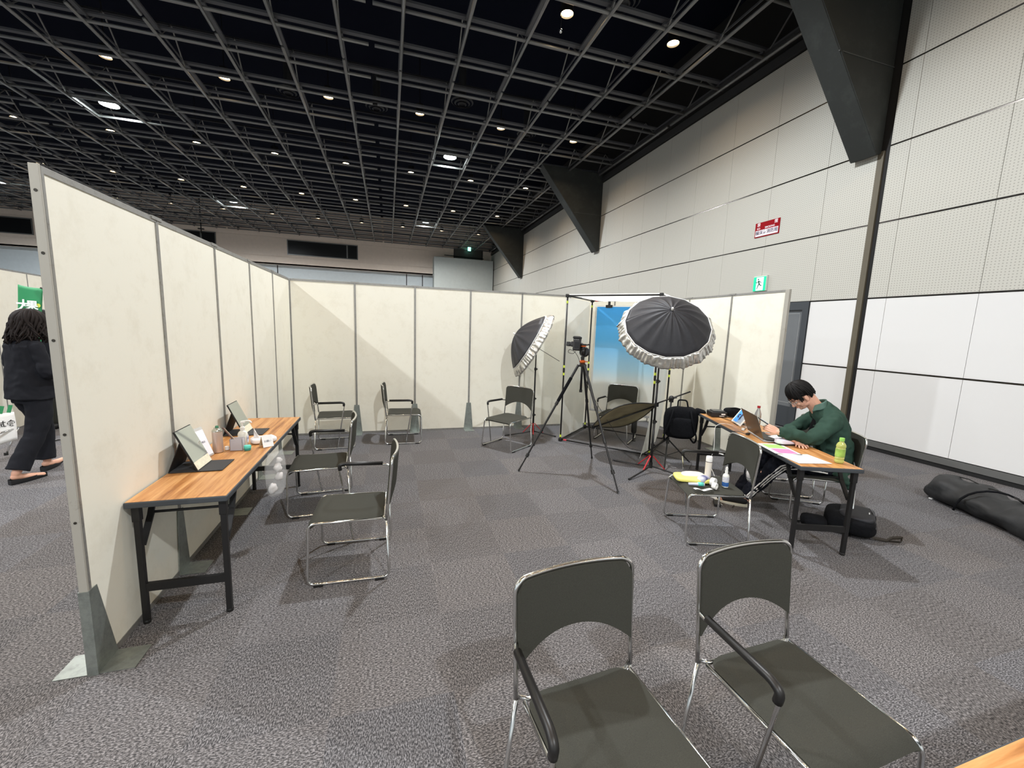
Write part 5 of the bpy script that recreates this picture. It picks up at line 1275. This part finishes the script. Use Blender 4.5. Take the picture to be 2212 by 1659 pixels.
for k, (n_, r_) in enumerate(((60, .014), (54, .015), (40, .016))):
    locks(q, HW @ rotx(.22), n_, (lambda a, rnd, k=k: womlen(a, rnd)*(1, .95, .86)[k]), r_, rx=(.088+.008*k, .103+.007*k, .100+.005*k), seed=k+11, wave=1.0, out=2.6, steps=14)
m_ = MB().ball((0, -.02, .035), (.085, .10, .095), 24, 14).xf(HW); q.add(m_.v, m_.f)
q.ob('hair', HAIRB, t, smooth=True)
BKS = mat('suit_black', (26, 27, 32), .85, spec=.15, nscale=5, namt=.12, bump=.3, bscale=14)
q = MB()
torso(q, [((0, -.005, .80), .205, .150, 0), ((0, -.005, .90), .195, .145, 0), ((0, -.005, 1.05), .18, .13, 0), ((0, -.005, 1.2), .175, .125, 0), ((0, -.01, 1.32), .165, .11, 0), ((0, -.01, 1.385), .12, .08, 0), ((0, -.01, 1.41), .07, .055, 0)])
q.limb([(.145, -.01, 1.325), (.205, -.005, 1.18), (.215, .01, 1.06), (.21, .14, 1.05), (.195, .235, 1.065)], [.062, .062, .060, .052, .046], 16)
q.limb([(-.145, -.01, 1.325), (-.205, .0, 1.18), (-.215, .03, 1.06), (-.19, .15, 1.05), (-.165, .235, 1.075)], [.062, .062, .060, .052, .046], 16)
folds(q, .010, 8, 2).ob('jacket', BKS, t, rem=.008, sm=2, disp=(.007, .12))
q = MB(); torso(q, [((0, 0, .76), .165, .12, 0), ((0, 0, .88), .16, .115, 0), ((0, 0, .95), .14, .10, 0)])
q.limb([(.08, 0, .82), (.10, -.02, .62), (.105, -.07, .45), (.108, -.15, .30)], [.105, .092, .080, .078], 16)
q.tube([(.106, -.10, .40), (.108, -.165, .27), (.108, -.235, .13)], [.079, .082, .088], 18); q.tube([(-.088, .105, .40), (-.084, .10, .27), (-.08, .085, .13)], [.079, .082, .088], 18)
q.limb([(-.08, 0, .82), (-.09, .08, .62), (-.092, .11, .45), (-.085, .10, .30)], [.105, .092, .080, .078], 16)
folds(q, .006, 9, 6).ob('trousers', BKS, t, rem=.008, sm=1, disp=(.005, .12))
for a, b_ in ((V(.105, -.30, 0), V(.126, -.03, 0)), (V(-.055, .045, .0), V(-.20, .325, .012))):
    d = (b_-a); L = d.length; d.normalize(); l = V(-d.y, d.x, 0).normalized()
    def flat_(u, k, z): 
        w_ = .034*math.sin(PI*min(1, .18+u*.95))**.6*(1-.55*max(0, u-.6)/.4); return a+d*L*u+l*w_*k+V(0, 0, z+(.0))
    us = [i/12 for i in range(13)]
    rr = [[flat_(u, g, z) for u in us]+[flat_(u, -g, z) for u in us[::-1]] for z, g in ((.001, .9), (.014, 1.08), (.052, 1.04), (.052, .98))]
    rr[2] = [p+V(0, 0, .0 if i % 26 in (0, 1, 2, 23, 24, 25) else -.006) for i, p in enumerate(rr[2])]
    MB().rings(rr[:3], caps=False).add(rr[0], [tuple(range(26))]).ob('flat_shoe', SHB, t, smooth='auto')
    tp = a+d*L*.84; MB().limb([tp-d*.05+V(0, 0, .028), tp+d*.02+V(0, 0, .022)], [.026, .016], 12).ob('shoe_toe_cap', SHB, t, smooth=True)
tw = Matrix.Translation((-2.14, -1.15, 0)) @ rotz(math.radians(-26.8))
tag(MB().box((0, 0, 0), (.12, .17, .010)).xf(tw @ T_((.14, .36, 1.10)) @ rotx(.2)).ob('tablet_case', mat('case_olive', (96, 110, 84), .5), bev=.003), 'thin greenish tablet case carried by the walking woman', 'tablet case')

# ---- person mostly hidden behind the end post
t = thing('person', 'person in dark trousers and shoes, mostly hidden behind the walking woman', 'person', (-3.33, 1.02, 0), math.radians(150))
b = MB(); HH = T_((0, .02, 1.55)); head_geo(b, HH); b.limb([(0, 0, 1.38), HH @ V(0, -.02, -.06)], [.055, .05])
torso(b, [((0, 0, .84), .15, .10, 0), ((0, 0, 1.05), .13, .09, 0), ((0, 0, 1.32), .15, .09, 0), ((0, 0, 1.40), .08, .06, 0)])
for s in (-1, 1):
    b.limb([(s*.15, 0, 1.35), (s*.20, -.02, 1.08), (s*.21, .04, .84)], [.045, .036, .026]); hand(b, V(s*.21, .04, .84), V(0, .1, -1), V(s, 0, 0), -s, (.3, .35, .4, .4), .9)
    b.limb([(s*.08, 0, .84), (s*.09, 0, .46), (s*.09, -.01, .08)], [.08, .055, .038]); b.limb([(s*.09, -.02, .05), (s*.10, .12, .035)], [.036, .028])
b.ob('body', SKIN, t, rem=.006, sm=2)
q = MB(); locks(q, HH, 50, lambda a, rnd: 1.4 if abs((a+PI) % (2*PI)-PI) < .8 else 1.9, .014, seed=31); m_ = MB().ball((0, -.02, .04), (.08, .095, .092), 20, 12).xf(HH); q.add(m_.v, m_.f); q.ob('hair', HAIR, t, smooth=True)
q = MB(); torso(q, [((0, 0, .78), .19, .13, 0), ((0, 0, 1.05), .17, .125, 0), ((0, 0, 1.3), .18, .12, 0), ((0, 0, 1.41), .09, .07, 0)])
for s in (-1, 1): q.limb([(s*.15, 0, 1.35), (s*.21, -.02, 1.08), (s*.215, .03, .88)], [.06, .055, .045])
folds(q, .01, 8).ob('jacket', BKS, t, rem=.01, sm=2)
q = MB(); torso(q, [((0, 0, .78), .165, .12, 0), ((0, 0, .9), .15, .11, 0)])
for s in (-1, 1): q.limb([(s*.08, 0, .8), (s*.09, 0, .46), (s*.092, -.01, .12)], [.10, .085, .078])
folds(q, .01, 9).ob('trousers', mat('trousers_olive_black', (34, 35, 30), .85), t, rem=.01, sm=2)
for s in (-1, 1): MB().limb([(s*.09, -.05, .045), (s*.095, .05, .045), (s*.105, .18, .032)], [.044, .044, .032]).ob('shoe', SHB, t, smooth=True)

# ================================================================ FAR LEFT: BANNER, HANGING BAG
t = thing('banner_stand', 'green banner with white characters on a black pole at the far left', 'banner', (-2.90, .30, 0))
MB().tube([(.12, 0, 0), (.115, 0, 1.0), (.10, 0, 1.93), (.03, 0, 1.96)], .011, 8).ob('pole', BLKMT, t, smooth=True)
for a in (0, 2.1, 4.2): MB().tube([(.12, 0, .02), (.12+.18*math.cos(a), .18*math.sin(a), .01)], .009, 6).ob('foot', BLKMT, t)
GB = mat('banner_green', (44, 140, 88), .55, nscale=2, namt=.06)
BNF = lambda u, v: (-.20-.10*(1-v)+(.235+.02*(1-v))*u-.0, .02+.012*math.sin(u*4+v*3), 1.15+.84*v-.035*u*v-.01*math.sin(PI*u)*v)
MB().sheet(BNF, 12, 20, .002).ob('banner_cloth', GB, t, smooth=True)
for ch, u, v, s_ in (('大', .30, .70, .15), ('鯉', .30, .50, .15), ('果', .66, .72, .12)):
    p = Vector(BNF(u, v)); text(ch, s_, mat('banner_white', (238, 246, 240), .6), t, frame(p+V(0, -.016, 0), (1, 0, -.05), (.12, 0, 1)), th=.001, bold=.004)
MB().lathe([(.025, 0), (.025, .002)], 12, frame(Vector(BNF(.88, .73))+V(0, -.012, 0), (1, 0, 0), (0, 0, 1))).ob('yellow_mark', mat('banner_yellow', (220, 226, 90), .5), t)
t = thing('hanging_sign', 'white sheet with black characters and green stripes at the left edge', 'sign', (-2.92, -.42, 0), math.radians(5))
MB().sheet(lambda u, v: (.0+.012*math.sin(v*3), -.30+.42*u, .10+.40*v-.10*u*v*0-.07*u*(1-v)*-1), 8, 8, .002).xf(rotz(-.55)).ob('white_sheet', PAPER, t, smooth=True)
t['label'] = t['label']
Fg = rotz(-.55) @ frame((.018, -.01, .37), (0, 1, 0), (0, 0, 1))
text('フ試食', .085, mat('ink_black', (20, 20, 20), .6), t, Fg, bold=.001)
q = MB()
for k in range(6): q.bar((.01, -.28+.07*k, .50), (.01, -.255+.07*k, .585), .035, .004, (1, 0, 0))
q.xf(rotz(-.55)).ob('green_stripes', mat('stripe_green', (50, 140, 90), .6), t)
MB().tube([(.05, .16, .30), (-.02, .05, .012)], .010, 8).ob('metal_leg', CHROME, t, smooth=True)
MB().tube([(.05, .16, .30), (.05, -.2, .30)], .010, 8).tube([(.05, -.2, .30), (.0, -.3, .012)], .010, 8).ob('metal_leg', CHROME, t, smooth=True)
MB().lathe([(.018, 0), (.018, .03)], 10, T_((-.02, .05, 0))).ob('rubber_foot', BLKPL, t)
# small hanging lamp fittings under the ceiling
t = thing('hanging_sensor', 'small shiny pendant sensor hanging near the nearest downlight', 'sensor', (4.10, .62, 0))
MB().tube([(0, 0, 7.5), (0, 0, 6.64)], .004, 6).ob('drop_cord', BLKMT, t); MB().ball((0, 0, 6.60), (.028, .028, .035), 12, 8).ob('bulb', CHROME, t, smooth=True)
